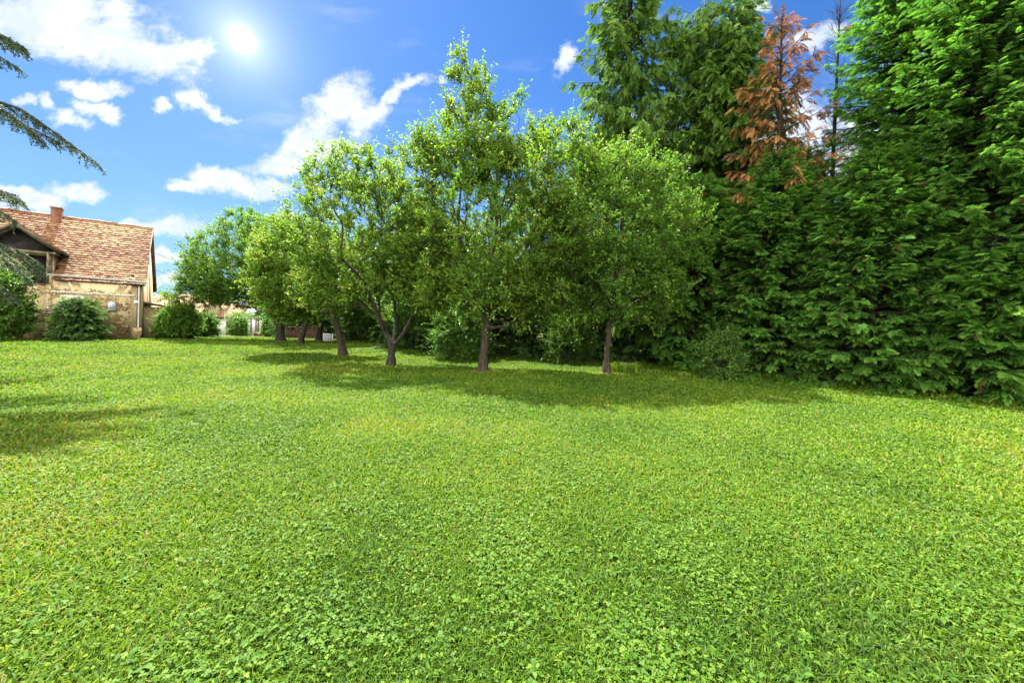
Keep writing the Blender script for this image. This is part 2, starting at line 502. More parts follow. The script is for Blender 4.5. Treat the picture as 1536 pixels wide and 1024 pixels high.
    f3 = np.stack([np.cos(a) * np.cos(el), np.sin(a) * np.cos(el), np.sin(el)], -1); s3 = unit(np.cross(f3, np.stack([r.normal(0, .35, m), r.normal(0, .35, m), np.ones(m)], -1)))
    l3 = (r.uniform(.010, .024, m) * (1 + .05 * d))[:, None]; w3 = l3 * r.uniform(.2, .32, m)[:, None]
    V3 = np.stack([P3, P3 + f3 * l3 * .35 + s3 * w3, P3 + f3 * l3 * .75 + s3 * w3 * .8, P3 + f3 * l3 - [0, 0, .002], P3 + f3 * l3 * .75 - s3 * w3 * .8, P3 + f3 * l3 * .35 - s3 * w3], 1).reshape(-1, 3)
    q3 = np.arange(m * 6).reshape(-1, 6) + len(V) + len(V2); t3 = np.clip(r.normal(.55, .24, m), 0, 1)
    o2 = build('clover', np.vstack([V, V2, V3]), [q, b + np.array([0, 1, 3, 2]), b + np.array([2, 3, 5, 4]), b + np.array([4, 5, 6]), q3],
               M['clover'], tint=[tint, t2, t2, t2, t3])
    tag(o2, 'rounded clover leaves and broad weeds growing through the lawn', 'clover', kind='stuff')


make_grass()

# ------------------------------------------------------------------ broadleaf trees
def leaves_mesh(P, Fd, size, r, ratio=.5, tint=None):
    n = len(P)
    nrm = unit(r.normal(0, .75, (n, 3)) + np.array([0, 0, .9]))
    f = unit(Fd - nrm * (Fd * nrm).sum(1, keepdims=True) * .8)
    s = unit(np.cross(nrm, f)); l = size * r.uniform(.65, 1.25, n)
    w = l * ratio * r.uniform(.42, .58, n)
    mid = P + f * (l * .45)[:, None]
    lift = nrm * (l * .10)[:, None]
    V = np.stack([P, mid + s * w[:, None] + lift, P + f * l[:, None] - nrm * (l * .10)[:, None], mid - s * w[:, None] + lift], 1).reshape(-1, 3)
    q = np.arange(n * 4).reshape(-1, 4)
    if tint is None: tint = np.clip(r.normal(.45, .2, n), 0, 1)
    return V, q, tint


def grow(trunk, limbs, blobs, ncl, r, base_r, tw=6, lpt=15, leaf=.065, twl=.58, hollow=.5, gap=.42, up=.55, yellow=.02, sides=7, droop=0.0, zmin=.9):
    """trunk: polyline; limbs: more polylines starting on it; blobs: (centre, radii, weight); returns wood and leaf meshes"""
    nodes = [np.array(p, float) for p in trunk]; par = [-1] + list(range(len(trunk) - 1))
    for lb in limbs:
        prev = int(np.argmin([np.linalg.norm(np.array(lb[0]) - q) for q in nodes]))
        for p in lb[1:]:
            nodes.append(np.array(p, float)); par.append(prev); prev = len(nodes) - 1
    first = max(1, len(trunk) - 2)
    wts = np.array([b[2] * np.prod(b[1]) ** .75 for b in blobs]); wts = wts / wts.sum()
    pts = []
    for (c, rad, _), k in zip(blobs, np.round(wts * ncl).astype(int)):
        d = unit(r.normal(size=(k * 2, 3))); rr = (hollow ** 3 + r.random(k * 2) * (1 - hollow ** 3)) ** (1 / 3)
        bump = .78 + .44 * fbm(d * 2.1 + np.array(c) + 9, int(abs(c[0] * 7 + c[2] * 13)) + 1, 2)
        p = np.array(c) + d * rr[:, None] * np.array(rad) * bump[:, None]
        p = p[fbm(p * .95 + 31, 4, 2) > gap + .06 - .10 * r.random(len(p))]
        pts.append(p[:k])
    pts = np.vstack(pts); pts = pts[pts[:, 2] > zmin]
    ctr = np.array(trunk[-1], float)
    pts = pts[np.argsort(np.linalg.norm(pts - ctr, axis=1) + r.normal(0, .1, len(pts)))]
    cap = len(nodes) + len(pts) * 4
    A = np.zeros((cap, 3)); A[:len(nodes)] = nodes; n = len(nodes)
    plen = np.zeros(cap)
    for i in range(1, n): plen[i] = plen[par[i]] + np.linalg.norm(A[i] - A[par[i]])
    ends = []
    for p in pts:
        dv = p - A[first:n]; d = np.linalg.norm(dv, axis=1)
        cost = d * (1.0 + .35 * np.clip(-dv[:, 2] / (d + 1e-6), 0, 1)) + .22 * plen[first:n]
        j = first + int(np.argmin(cost)); D = np.linalg.norm(p - A[j])
        m = int(np.clip(D / .5, 1, 3)); prev = j
        for t in range(1, m + 1):
            q = A[j] + (p - A[j]) * (t / m)
            if t < m: q = q + r.normal(0, .055, 3) + np.array([0, 0, .05 * D * math.sin(math.pi * t / m)])
            A[n] = q; par.append(prev); plen[n] = plen[prev] + np.linalg.norm(q - A[prev]); prev = n; n += 1
        ends.append(prev)
    A = A[:n]; par = np.array(par)
    acc = np.zeros(n); E = 2.25
    for i in range(n - 1, 0, -1):
        if acc[i] == 0: acc[i] = .0065 ** E
        acc[par[i]] += acc[i]
    rad = acc ** (1 / E); kx = base_r / rad[0]
    rad = np.where(rad > .02, rad * (1 + (kx - 1) * np.clip((rad - .02) / (rad[0] - .02 + 1e-6), 0, 1)), rad)
    kids = [[] for _ in range(n)]
    for i in range(1, n): kids[par[i]].append(i)
    wood = MB(); stack = [(0, -1)]
    while stack:
        s0, pr = stack.pop(); ch = [] if pr < 0 else [pr]; rr = [] if pr < 0 else [min(rad[pr], rad[s0] * 1.15)]
        i = s0
        while True:
            ch.append(i); rr.append(rad[i])
            if not kids[i]: break
            k = max(kids[i], key=lambda q: rad[q])
            stack += [(q, i) for q in kids[i] if q != k]
            i = k
        if len(ch) > 1:
            P = A[ch]; rr = np.array(rr)
            if pr < 0: rr[0] *= 1.65
            big = rr.max() > .03
            if big and len(P) > 2:      # finer, knobbly stretches on the thick wood
                t = np.arange(len(P)); tt = np.linspace(0, len(P) - 1, (len(P) - 1) * 3 + 1)
                P = np.stack([np.interp(tt, t, P[:, q]) for q in range(3)], -1); rr = np.interp(tt, t, rr)
                P[1:-1] = (P[:-2] + 2 * P[1:-1] + P[2:]) / 4
                rr = rr * (1 + r.normal(0, .06, len(rr)))
            wood.tube(P, rr, sides + 3 if big and pr < 0 else (sides if big else 4))
    # twigs with their leaves
    ends = np.array(ends); ce = A[ends]; k = len(ends)
    o = np.repeat(ce, tw, 0); m = len(o)
    outw = unit(o - (ctr + np.array([0, 0, .6])))
    dr = unit(outw * .7 + np.array([0, 0, up - droop]) + r.normal(0, .62, (m, 3)))
    L = twl * r.uniform(.3, 1.0, m) ** 1.0 * (1 + .9 * (r.random(m) < .12))
    bend = np.array([0, 0, -.18 - droop * .4])
    e1 = o + dr * (L * .5)[:, None] + bend * (L * .1)[:, None]; e2 = o + dr * L[:, None] + bend * (L * .5)[:, None]
    dx = unit(np.cross(dr, np.array([.3, .2, 1]))) * .0042; dy = unit(np.cross(dr, dx)) * .0042
    TV = np.stack([o + dx, o - dx * .5 + dy * .87, o - dx * .5 - dy * .87, e1 + dx * .7, e1 - dx * .35 + dy * .6, e1 - dx * .35 - dy * .6, e2], 1).reshape(-1, 3)
    b = np.arange(m)[:, None] * 7
    tq = np.concatenate([b + np.array(z) for z in ((0, 3, 4, 1), (1, 4, 5, 2), (2, 5, 3, 0))]); tt3 = np.concatenate([b + np.array(z) for z in ((3, 6, 4), (4, 6, 5), (5, 6, 3))])
    WV = np.vstack(wood.V + [TV]); nn = wood.n
    wf = wood.extra + [tq + nn, tt3 + nn]
    t = (np.tile(np.arange(lpt), m) + r.random(m * lpt)) / lpt
    t = np.clip(.08 + .95 * t, 0, 1)[:, None]
    oo = np.repeat(o, lpt, 0); ee1 = np.repeat(e1, lpt, 0); ee2 = np.repeat(e2, lpt, 0)
    P = oo * (1 - t) ** 2 + 2 * t * (1 - t) * ee1 + t * t * ee2 + r.normal(0, .018, (m * lpt, 3))
    fd = unit(np.repeat(dr, lpt, 0) * .7 + r.normal(0, .75, (m * lpt, 3)) + np.array([0, 0, -.15]))
    ct = np.repeat(np.repeat(r.normal(0, .12, k), tw), lpt)
    tint = np.clip(r.normal(.42, .16, len(P)) + ct + .14 * t[:, 0] + (r.random(len(P)) < yellow) * .5, 0, 1)
    LV, q, tint = leaves_mesh(P, fd, leaf, r, tint=tint)
    return (WV, wf), (LV, [q], [tint])


def tree(name, xy, label, cat, group, leafm, barkm, seed, extra=None, **kw):
    r = np.random.default_rng(seed)
    z = float(gz(xy[0], xy[1])) - .03
    root = thing(name, (xy[0], xy[1], z), label, cat, group)
    (WV, wf), (LV, lf, tt) = grow(r=r, **kw)
    if extra is not None:
        n = len(WV); WV = np.vstack([WV] + extra.V); wf = wf + [e + n for e in extra.extra]
    build('trunk', WV, wf, M[barkm], root, smooth=True)
    build('crown', LV, lf, M[leafm], root, tint=tt)
    return root


GF = 'fruit trees on the lawn'
A_ = G(586, 548); B_ = G(724, 557); C_ = G(910, 560); D_ = G(515, 533); E_ = G(450, 516); F_ = G(421, 511); H_ = G(478, 510)
tree('fruit_tree', A_, 'fruit tree with a short trunk forking low into several spreading limbs', 'tree', GF, 'leaf_sun', 'bark', 11,
     trunk=[(0, 0, 0), (.02, 0, .35), (.03, 0, .68)],
     limbs=[[(.03, 0, .68), (-.22, .1, 1.1), (-.5, .1, 1.7), (-.95, .2, 2.6), (-1.2, .1, 3.6)], [(.03, 0, .68), (.32, 0, 1.0), (.62, .1, 1.6), (.85, .2, 2.4), (.9, .3, 3.3)],
            [(.03, 0, .68), (.05, .35, 1.3), (-.1, .6, 2.2), (-.2, .8, 3.4), (-.3, .8, 4.6)], [(-.22, .1, 1.1), (-.3, -.5, 1.8), (-.6, -1.0, 2.8)]],
     blobs=[((-.95, 0, 4.5), (2.5, 2.2, 2.5), 1.2), ((.8, .1, 3.7), (1.8, 1.7, 1.9), .9), ((-1.6, 0, 2.9), (1.6, 1.5, 1.2), .7), ((-.9, 0, 6.3), (1.0, 1.0, .9), .5), ((.4, .3, 5.3), (1.1, 1.1, 1.0), .5), ((-2.1, .2, 2.3), (1.3, 1.2, .7), .5), ((1.2, .5, 2.4), (1.2, 1.2, .8), .6), ((-.6, .9, 2.0), (1.2, .8, .6), .3), ((2.0, .3, 3.4), (1.1, 1.2, 1.3), .5)],
     ncl=960, base_r=.12, lpt=12, leaf=.095, gap=.34, yellow=.03)
stub = MB(); stub.tube([(.05, 0, 1.36), (.3, -.05, 1.4), (.62, -.08, 1.44)], [.06, .05, .045], 7)
tree('fruit_tree', B_, 'tallest fruit tree, straight trunk with a cut side stub and upright shoots', 'tree', GF, 'leaf_sun', 'bark_brown', 12, extra=stub,
     trunk=[(0, 0, 0), (.02, 0, .55), (.05, 0, 1.1), (.08, 0, 1.7), (.05, .05, 2.4)],
     limbs=[[(.08, 0, 1.7), (-.4, .1, 2.5), (-.8, .1, 3.5), (-.9, .1, 4.9), (-.75, 0, 6.4), (-.7, 0, 7.9), (-.72, 0, 9.3)], [(.05, .05, 2.4), (.2, .1, 3.4), (.35, .1, 4.8), (.8, .1, 6.4), (.95, 0, 7.9)],
            [(.08, 0, 1.7), (.6, -.2, 2.6), (1.2, -.2, 3.7), (1.7, 0, 5.0)], [(.05, .05, 2.4), (-.2, -.5, 3.2), (-.3, -1.1, 4.2)], [(.05, .05, 2.4), (.1, .7, 3.3), (0, 1.3, 4.5)]],
     blobs=[((.2, 0, 4.7), (2.8, 2.5, 2.5), 1), ((-.5, 0, 7.0), (1.6, 1.5, 1.4), 1.1), ((-.65, 0, 8.5), (.75, .7, 1.0), .8), ((-.9, 0, 9.5), (.26, .26, .75), .35), ((-.35, 0, 9.2), (.25, .25, .7), .3), ((1.8, 0, 6.3), (1.8, 1.6, 1.5), 1.0),
            ((.95, 0, 8.0), (.4, .4, .9), .35), ((-1.9, 0, 6.0), (1.2, 1.2, 1.0), .6), ((.2, 0, 2.7), (2.5, 2.0, .9), .7), ((-1.5, 0, 2.5), (1.2, 1.2, .7), .5), ((1.6, .2, 2.2), (1.4, 1.2, .8), .5), ((-2.3, .2, 3.6), (1.1, 1.2, 1.3), .5), ((2.4, .2, 4.0), (1.2, 1.2, 1.4), .5), ((2.4, 0, 7.2), (.5, .5, .6), .3)],
     ncl=1300, base_r=.115, lpt=13, leaf=.095, gap=.34, hollow=.4)
tree('fruit_tree', C_, 'fruit tree on a slender straight trunk, right end of the row near the hedge', 'tree', GF, 'leaf_dark', 'bark_brown', 13,
     trunk=[(0, 0, 0), (-.01, 0, .6), (.03, 0, 1.2), (.05, 0, 1.9), (.08, 0, 2.6)],
     limbs=[[(.08, 0, 2.6), (.3, 0, 3.6), (.4, .1, 5.0), (.5, 0, 6.2)], [(.05, 0, 1.9), (.8, -.1, 2.3), (1.7, -.2, 2.6), (2.4, -.2, 2.7)], [(.05, 0, 1.9), (-.6, -.1, 2.6), (-1.2, 0, 3.6)], [(.08, 0, 2.6), (.1, -.6, 3.4), (.1, -1.2, 4.2)]],
     blobs=[((.25, 0, 4.6), (2.2, 2.1, 2.1), 1), ((.4, 0, 6.3), (1.4, 1.3, 1.0), .6), ((1.6, 0, 3.4), (1.2, 1.2, 1.1), .6), ((-1.5, 0, 3.2), (1.3, 1.2, 1.2), .6), ((.1, -.3, 2.6), (1.9, 1.5, .8), .5), ((1.2, .3, 2.1), (1.2, 1.0, .6), .4), ((-1.3, .2, 2.1), (1.2, 1.0, .6), .4), ((2.3, .4, 4.6), (1.0, 1.1, 1.2), .5)],
     ncl=900, base_r=.088, lpt=13, leaf=.09, gap=.34, hollow=.4, yellow=.035)
tree('fruit_tree', D_, 'old fruit tree with a thick gnarled trunk leaning left', 'tree', GF, 'leaf_sun', 'bark_brown', 14,
     trunk=[(0, 0, 0), (-.08, 0, .5), (-.2, 0, .95), (-.36, 0, 1.4), (-.5, 0, 1.75)],
     limbs=[[(-.5, 0, 1.75), (-1.0, 0, 2.4), (-1.6, .1, 3.3), (-1.9, .1, 4.2)], [(-.5, 0, 1.75), (-.3, .3, 2.5), (-.2, .5, 3.6)]],
     blobs=[((-1.9, 0, 3.6), (1.9, 1.8, 2.1), 1), ((-.6, .2, 4.4), (1.3, 1.3, 1.4), .7), ((-2.2, -.2, 2.5), (1.2, 1.2, .8), .5), ((-.9, .2, 2.7), (1.2, 1.1, .7), .5), ((-2.3, .2, 2.0), (1.3, 1.2, .6), .5), ((.2, .3, 2.6), (1.0, 1.0, .7), .4)],
     ncl=740, base_r=.14, lpt=13, leaf=.10, gap=.36, yellow=.045)
tree('fruit_tree', E_, 'fruit tree with a dark trunk leaning right, in the far part of the row', 'tree', GF, 'leaf_sun', 'bark', 15,
     trunk=[(0, 0, 0), (.1, 0, .5), (.25, 0, 1.0), (.4, 0, 1.6)],
     limbs=[[(.4, 0, 1.6), (.9, 0, 2.6), (1.1, 0, 4.0)], [(.4, 0, 1.6), (0, .2, 2.6), (-.3, .2, 4.0)]],
     blobs=[((.4, 0, 4.4), (2.3, 2.2, 2.6), 1), ((-.9, 0, 3.0), (1.6, 1.5, 1.3), .6), ((1.5, 0, 2.9), (1.4, 1.4, 1.1), .5), ((-1.2, .3, 2.2), (1.4, 1.2, .6), .4), ((1.3, 0, 2.2), (1.3, 1.2, .6), .4)],
     ncl=560, base_r=.15, tw=5, lpt=15, leaf=.10, twl=.6, gap=.35)
tree('shade_tree', F_, 'broad spreading tree with a thick forked dark trunk, leftmost of the trees by the house', 'tree', None, 'leaf_far', 'bark', 16,
     trunk=[(0, 0, 0), (-.03, 0, .6), (-.1, 0, 1.15)],
     limbs=[[(-.1, 0, 1.15), (-.6, 0, 1.8), (-1.5, .1, 2.4), (-3.0, .1, 2.9), (-4.6, 0, 3.2)], [(-.1, 0, 1.15), (-.35, 0, 2.0), (-.5, .1, 3.2), (-1.2, 0, 5.0)], [(-.1, 0, 1.15), (.5, .2, 2.2), (.9, .2, 3.6)], [(-.6, 0, 1.8), (-1.6, -.6, 3.0), (-2.6, -.8, 4.6)]],
     blobs=[((-2.2, 0, 5.2), (3.9, 3.2, 3.2), 1), ((-4.2, 0, 4.2), (2.4, 2.4, 1.9), 1), ((-5.2, -.6, 2.8), (1.9, 1.7, .8), .6), ((.6, 0, 5.2), (2.3, 2.3, 2.7), .8), ((-2.0, 0, 7.9), (1.9, 1.6, 1.0), .5)],
     ncl=1500, base_r=.25, tw=5, lpt=17, leaf=.115, twl=.7, gap=.38, up=.3)
tree('fruit_tree', H_, 'thick-trunked fruit tree beside the white framed board, behind nearer trunks', 'tree', GF, 'leaf_far', 'bark', 17,
     trunk=[(0, 0, 0), (.05, 0, .6), (.12, 0, 1.2), (.2, 0, 1.7)], limbs=[[(.2, 0, 1.7), (.8, 0, 2.8), (1.0, 0, 4.2)], [(.2, 0, 1.7), (-.4, 0, 2.8)]],
     blobs=[((.4, 0, 4.6), (2.4, 2.3, 2.6), 1), ((1.8, 0, 3.2), (1.4, 1.4, 1.0), .4)],
     ncl=360, base_r=.21, tw=5, lpt=14, leaf=.14, twl=.7, gap=.3)
GB = 'trees behind the fruit row'
for k, (x, y, h, w, lb) in enumerate([
        (-3.6, 20.5, 6.9, 2.7, 'leafy green tree behind the gap between the low-forking tree and the straight brown trunk'),
        (.9, 19.5, 8.4, 2.7, 'leafy green tree behind the gap between the straight trunk and the slender trunk'),
        (-8.8, 26.5, 7.6, 3.2, 'leafy tree far behind the leaning gnarled trunk'),
        (-12.6, 35.5, 7.0, 3.0, 'dense low-crowned tree beyond the dim reddish wall'),
        (-16.2, 38.0, 6.6, 2.8, 'dense low-crowned tree farther left, beyond the forked dark trunk'),
        (-9.2, 34.0, 6.5, 2.8, 'dense low-crowned tree beyond the white framed board')]):
    low = k > 2
    tree('background_tree', (x, y), lb, 'tree', GB, 'leaf_dark', 'bark', 180 + k, trunk=[(0, 0, 0), (.05, 0, .5), (.05, 0, .9), (.1, 0, 1.4)] if low else [(0, 0, 0), (.05, 0, .8), (.05, 0, 1.8), (.1, 0, 2.8)], limbs=[],
         blobs=[((0, 0, h * .56), (w, w * .85, h * .44), 1), ((w * .6, 0, h * .36), (w * .6, w * .6, h * .24), .5), ((-w * .55, 0, h * .36), (w * .6, w * .6, h * .24), .5)] + ([((0, 0, 1.6), (w * 1.1, w * .8, 1.4), .8)] if low else []),
         ncl=480, base_r=.16, tw=6, lpt=15, leaf=.115 if k < 2 else .15, twl=.65, gap=.28)

# ------------------------------------------------------------------ conifers
def spray_template(r, n=8, droop=.35, width=.42, lobe_w=.075, fold=-.10, ang=48):
    V = []; q = []; t = []
    def ax(x): return np.array([x, 0, .12 * x - droop * x * x])
    for i in range(n):
        x = .10 + .84 * i / (n - 1)
        l = width * (.35 + .9 * math.sin(math.pi * min(1, .22 + .78 * x))) * r.uniform(.85, 1.15)
        for sg in (-1, 1):
            a = math.radians(ang - 16 * x + r.uniform(-8, 8)); p = ax(x + sg * .02)
            d = np.array([math.cos(a), sg * math.sin(a), fold + r.uniform(-.08, .08) - droop * x * .8]); sd = np.array([-d[1], d[0], 0]); sd /= np.linalg.norm(sd)
            w = lobe_w * r.uniform(.8, 1.2)
            k = len(V); V += [p, p + d * l * .45 + sd * w * .6 + [0, 0, .012], p + d * l + [0, 0, -.1 * l], p + d * l * .45 - sd * w * .6 + [0, 0, .012]]
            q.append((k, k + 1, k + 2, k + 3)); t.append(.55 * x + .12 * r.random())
    p = ax(.75); e = ax(1.12); k = len(V)
    V += [p, (p + e) / 2 + [0, lobe_w * .6, .01], e, (p + e) / 2 - [0, lobe_w * .6, -.01]]; q.append((k, k + 1, k + 2, k + 3)); t.append(.75)
    return np.array(V), np.array(q), np.array(t)


def place_sprays(O, Fw, Up, L, r, templates, dt=None):
    """copies of the spray shapes at origins O, along Fw, of length L"""
    Vs, qs, ts = [], [], []; base = 0
    which = r.integers(0, len(templates), len(O))
    Fw = unit(Fw); S = unit(np.cross(Up, Fw)); U = np.cross(Fw, S)
    for k, (tv, tq, tt) in enumerate(templates):
        i = np.where(which == k)[0]
        if not len(i): continue
        V = O[i][:, None] + L[i][:, None, None] * (tv[None, :, :1] * Fw[i][:, None] + tv[None, :, 1:2] * S[i][:, None] + tv[None, :, 2:] * U[i][:, None])
        Vs.append(V.reshape(-1, 3)); m = len(i)
        qs.append((np.arange(m)[:, None, None] * len(tv) + tq[None] + base).reshape(-1, 4)); base += m * len(tv)
        sh = r.normal(.14, .12, m) if dt is None else dt[i] + r.normal(0, .09, m)
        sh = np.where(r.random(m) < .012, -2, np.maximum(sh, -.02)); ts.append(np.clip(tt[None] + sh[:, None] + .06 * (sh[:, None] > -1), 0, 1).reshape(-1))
    return np.vstack(Vs), np.vstack(qs), np.concatenate(ts)


def conifer_shape(r, H, prof, z0, nb, lean=(0, 0), rise=.25, sag=.35, step=.15, spray=(.30, .55), inner=.35, side=62, hang=.25, tmpl=None, trunk_r=.16, gapk=.0, sidelen=1.0):
    """wood and needles of one conifer. prof(t) = branch reach at relative height t"""
    wood = MB()
    zt = np.linspace(0, H, 9); tp = np.stack([lean[0] * (zt / H) ** 2, lean[1] * (zt / H) ** 2, zt], -1)
    wood.tube(tp, trunk_r * (1.02 - zt / H) ** .9 + .012, 9)
    Os, Fs, Us, Ls, Ds = [], [], [], [], []
    ga = 2.39996
    for i in range(nb):
        t = (i + r.uniform(-.4, .4)) / nb; t = min(max(t, 0), .995)
        z = z0 + (H - z0) * t; az = i * ga + r.uniform(-.4, .4)
        Lb = prof(t) * r.uniform(.72, 1.12)
        if gapk and vnoise(np.array([[az * 1.3, z * .9]]), 77)[0] < gapk: Lb *= .55
        d = np.array([math.cos(az), math.sin(az), 0]); e = rise * (.4 + 1.1 * t) + r.uniform(-.1, .1)
        k = max(4, int(Lb / .3) + 2); u = np.linspace(0, 1, k)
        b0 = np.array([lean[0] * (z / H) ** 2, lean[1] * (z / H) ** 2, z])
        P = b0 + d * (u * Lb)[:, None]; P[:, 2] += Lb * (e * u - sag * (1 - t * .6) * u ** 2 + .14 * u ** 4)
        P[1:, :2] += r.normal(0, .03, (k - 1, 2))
        P[:, 2] = np.maximum(P[:, 2], .1)
        wood.tube(P, np.linspace(.012 + .012 * Lb, .005, k), 4)
        ns = max(3, int(Lb * (1 - inner * .6) / step * 2)); uu = inner * .6 + (1 - inner * .6) * np.sort(r.random(ns)) ** .75; uu[-1] = 1
        idx = uu * (k - 1); i0 = np.minimum(idx.astype(int), k - 2); fr = (idx - i0)[:, None]
        o = P[i0] * (1 - fr) + P[i0 + 1] * fr; tg = unit(P[i0 + 1] - P[i0])
        sg = np.where(np.arange(ns) % 2 == 0, 1, -1); th = np.radians(side) * sg * r.uniform(.45, 1.15, ns) * (1.05 - uu * .45); th[-1] = 0
        sd = unit(np.cross(np.array([0, 0, 1.0]), tg))
        f = tg * np.cos(th)[:, None] + sd * np.sin(th)[:, None]; f[:, 2] -= hang * r.uniform(.3, 1.3, ns)
        f = unit(f + r.normal(0, .24, (ns, 3)))
        L = r.uniform(spray[0], spray[1], ns) * (1.12 - .35 * uu) * sidelen * (.75 + .25 * min(1, Lb))
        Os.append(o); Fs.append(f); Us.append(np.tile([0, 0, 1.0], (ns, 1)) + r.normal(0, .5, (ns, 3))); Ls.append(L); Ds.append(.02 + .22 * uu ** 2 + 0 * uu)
    O = np.vstack(Os); V, q, t = place_sprays(O, np.vstack(Fs), np.vstack(Us), np.concatenate(Ls), r, tmpl, np.concatenate(Ds))
    V[:, 2] = np.maximum(V[:, 2], .02)
    return wood, V, q, t


TR = np.random.default_rng(3)
T_HEDGE = [spray_template(TR, 7, .40, .34, .085, -.14) for _ in range(4)]
T_SPRUCE = [spray_template(TR, 8, .55, .31, .08, -.28) for _ in range(4)]
T_THIN = [spray_template(TR, 6, .6, .26, .055, -.35) for _ in range(3)]


def conifer(name, xy, label, cat, group, needle, seed, barkm='bark', **kw):
    r = np.random.default_rng(seed)
    root = thing(name, (xy[0], xy[1], float(gz(xy[0], xy[1])) - .03), label, cat, group)
    wood, V, q, t = conifer_shape(r, **kw)
    wood.build('trunk', M[barkm], root, smooth=True)
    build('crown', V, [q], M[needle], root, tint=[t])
    return root


def p_cone(R, top=.25, low=.75, pw=.75):
    return lambda t: R * (low + (1 - low) * min(1, t / .15)) * (1 - t) ** pw + top
def p_col(R, top=.3):
    return lambda t: R * (1 - t ** 3.2) ** .9 + top


GS = 'tall spruces behind the hedge'
conifer('spruce_tree', (4.9, 17.2), 'tallest dark spruce, its open crown rising out of the top of the frame', 'tree', GS, 'spruce', 31, H=23, prof=p_cone(3.9), z0=1.5, nb=430, sag=.5, hang=.9, step=.115, spray=(.28, .60), tmpl=T_SPRUCE, trunk_r=.24, gapk=.44)
conifer('spruce_tree', (8.0, 17.4), 'dark spruce with a ragged rounded top, between the tallest one and the pointed one', 'tree', GS, 'spruce', 32, H=15.6, prof=p_cone(3.2, .55, pw=.5), z0=1.5, nb=360, sag=.5, hang=.9, step=.115, spray=(.28, .60), tmpl=T_SPRUCE, trunk_r=.2, gapk=.4)
conifer('spruce_tree', (9.0, 15.9), 'green spruce with a narrow pointed tip, left of the brown dying conifer', 'tree', GS, 'spruce', 33, H=15.3, prof=p_cone(3.0, .22, pw=.62), z0=1.2, nb=380, sag=.5, hang=.8, step=.11, spray=(.28, .58), tmpl=T_SPRUCE, trunk_r=.2, gapk=.25)
conifer('dying_conifer', (8.95, 13.2), 'dying conifer with rusty orange needles, standing above the hedge', 'tree', None, 'brown', 34, barkm='bark_brown', H=12.3, prof=p_cone(1.5, .25, .9, .6), z0=5.8, nb=140, sag=.3, rise=.5, hang=.9, step=.13, spray=(.2, .46), tmpl=T_SPRUCE, trunk_r=.13, gapk=.48, inner=.55)
GH = 'cypresses forming the right-hand hedge'
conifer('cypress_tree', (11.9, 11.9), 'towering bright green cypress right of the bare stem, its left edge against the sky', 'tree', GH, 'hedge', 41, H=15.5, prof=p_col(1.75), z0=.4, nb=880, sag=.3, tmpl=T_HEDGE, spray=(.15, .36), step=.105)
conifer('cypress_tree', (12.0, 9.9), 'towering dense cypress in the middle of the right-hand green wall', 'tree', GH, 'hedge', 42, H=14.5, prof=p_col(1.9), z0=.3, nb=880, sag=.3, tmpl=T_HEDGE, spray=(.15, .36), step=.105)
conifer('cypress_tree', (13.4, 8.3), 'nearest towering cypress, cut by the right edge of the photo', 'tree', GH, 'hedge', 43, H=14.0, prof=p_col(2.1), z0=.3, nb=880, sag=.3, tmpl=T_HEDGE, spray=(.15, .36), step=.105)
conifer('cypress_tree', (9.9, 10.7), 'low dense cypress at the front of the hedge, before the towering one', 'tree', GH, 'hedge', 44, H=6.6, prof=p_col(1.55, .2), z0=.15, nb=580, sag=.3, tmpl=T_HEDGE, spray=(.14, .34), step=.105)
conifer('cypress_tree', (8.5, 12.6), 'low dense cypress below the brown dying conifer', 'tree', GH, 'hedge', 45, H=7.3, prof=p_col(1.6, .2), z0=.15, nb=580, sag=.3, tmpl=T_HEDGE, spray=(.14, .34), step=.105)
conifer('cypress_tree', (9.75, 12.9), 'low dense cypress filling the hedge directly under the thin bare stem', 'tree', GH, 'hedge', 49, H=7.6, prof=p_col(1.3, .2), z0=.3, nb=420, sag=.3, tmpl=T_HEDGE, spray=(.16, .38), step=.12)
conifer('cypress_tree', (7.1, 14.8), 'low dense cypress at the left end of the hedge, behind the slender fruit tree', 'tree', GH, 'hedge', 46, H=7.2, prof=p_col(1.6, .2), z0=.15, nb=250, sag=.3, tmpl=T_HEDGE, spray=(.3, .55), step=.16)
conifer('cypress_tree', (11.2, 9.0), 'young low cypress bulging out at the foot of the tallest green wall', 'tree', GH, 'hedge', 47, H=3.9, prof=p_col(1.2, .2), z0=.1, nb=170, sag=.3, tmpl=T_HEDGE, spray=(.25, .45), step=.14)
conifer('cypress_tree', (15.0, 11.6), 'dark tall cypress in the second row of the green wall', 'tree', GH, 'hedge', 48, H=15, prof=p_col(2.0), z0=.5, nb=260, sag=.3, tmpl=T_HEDGE, spray=(.4, .7), step=.22)


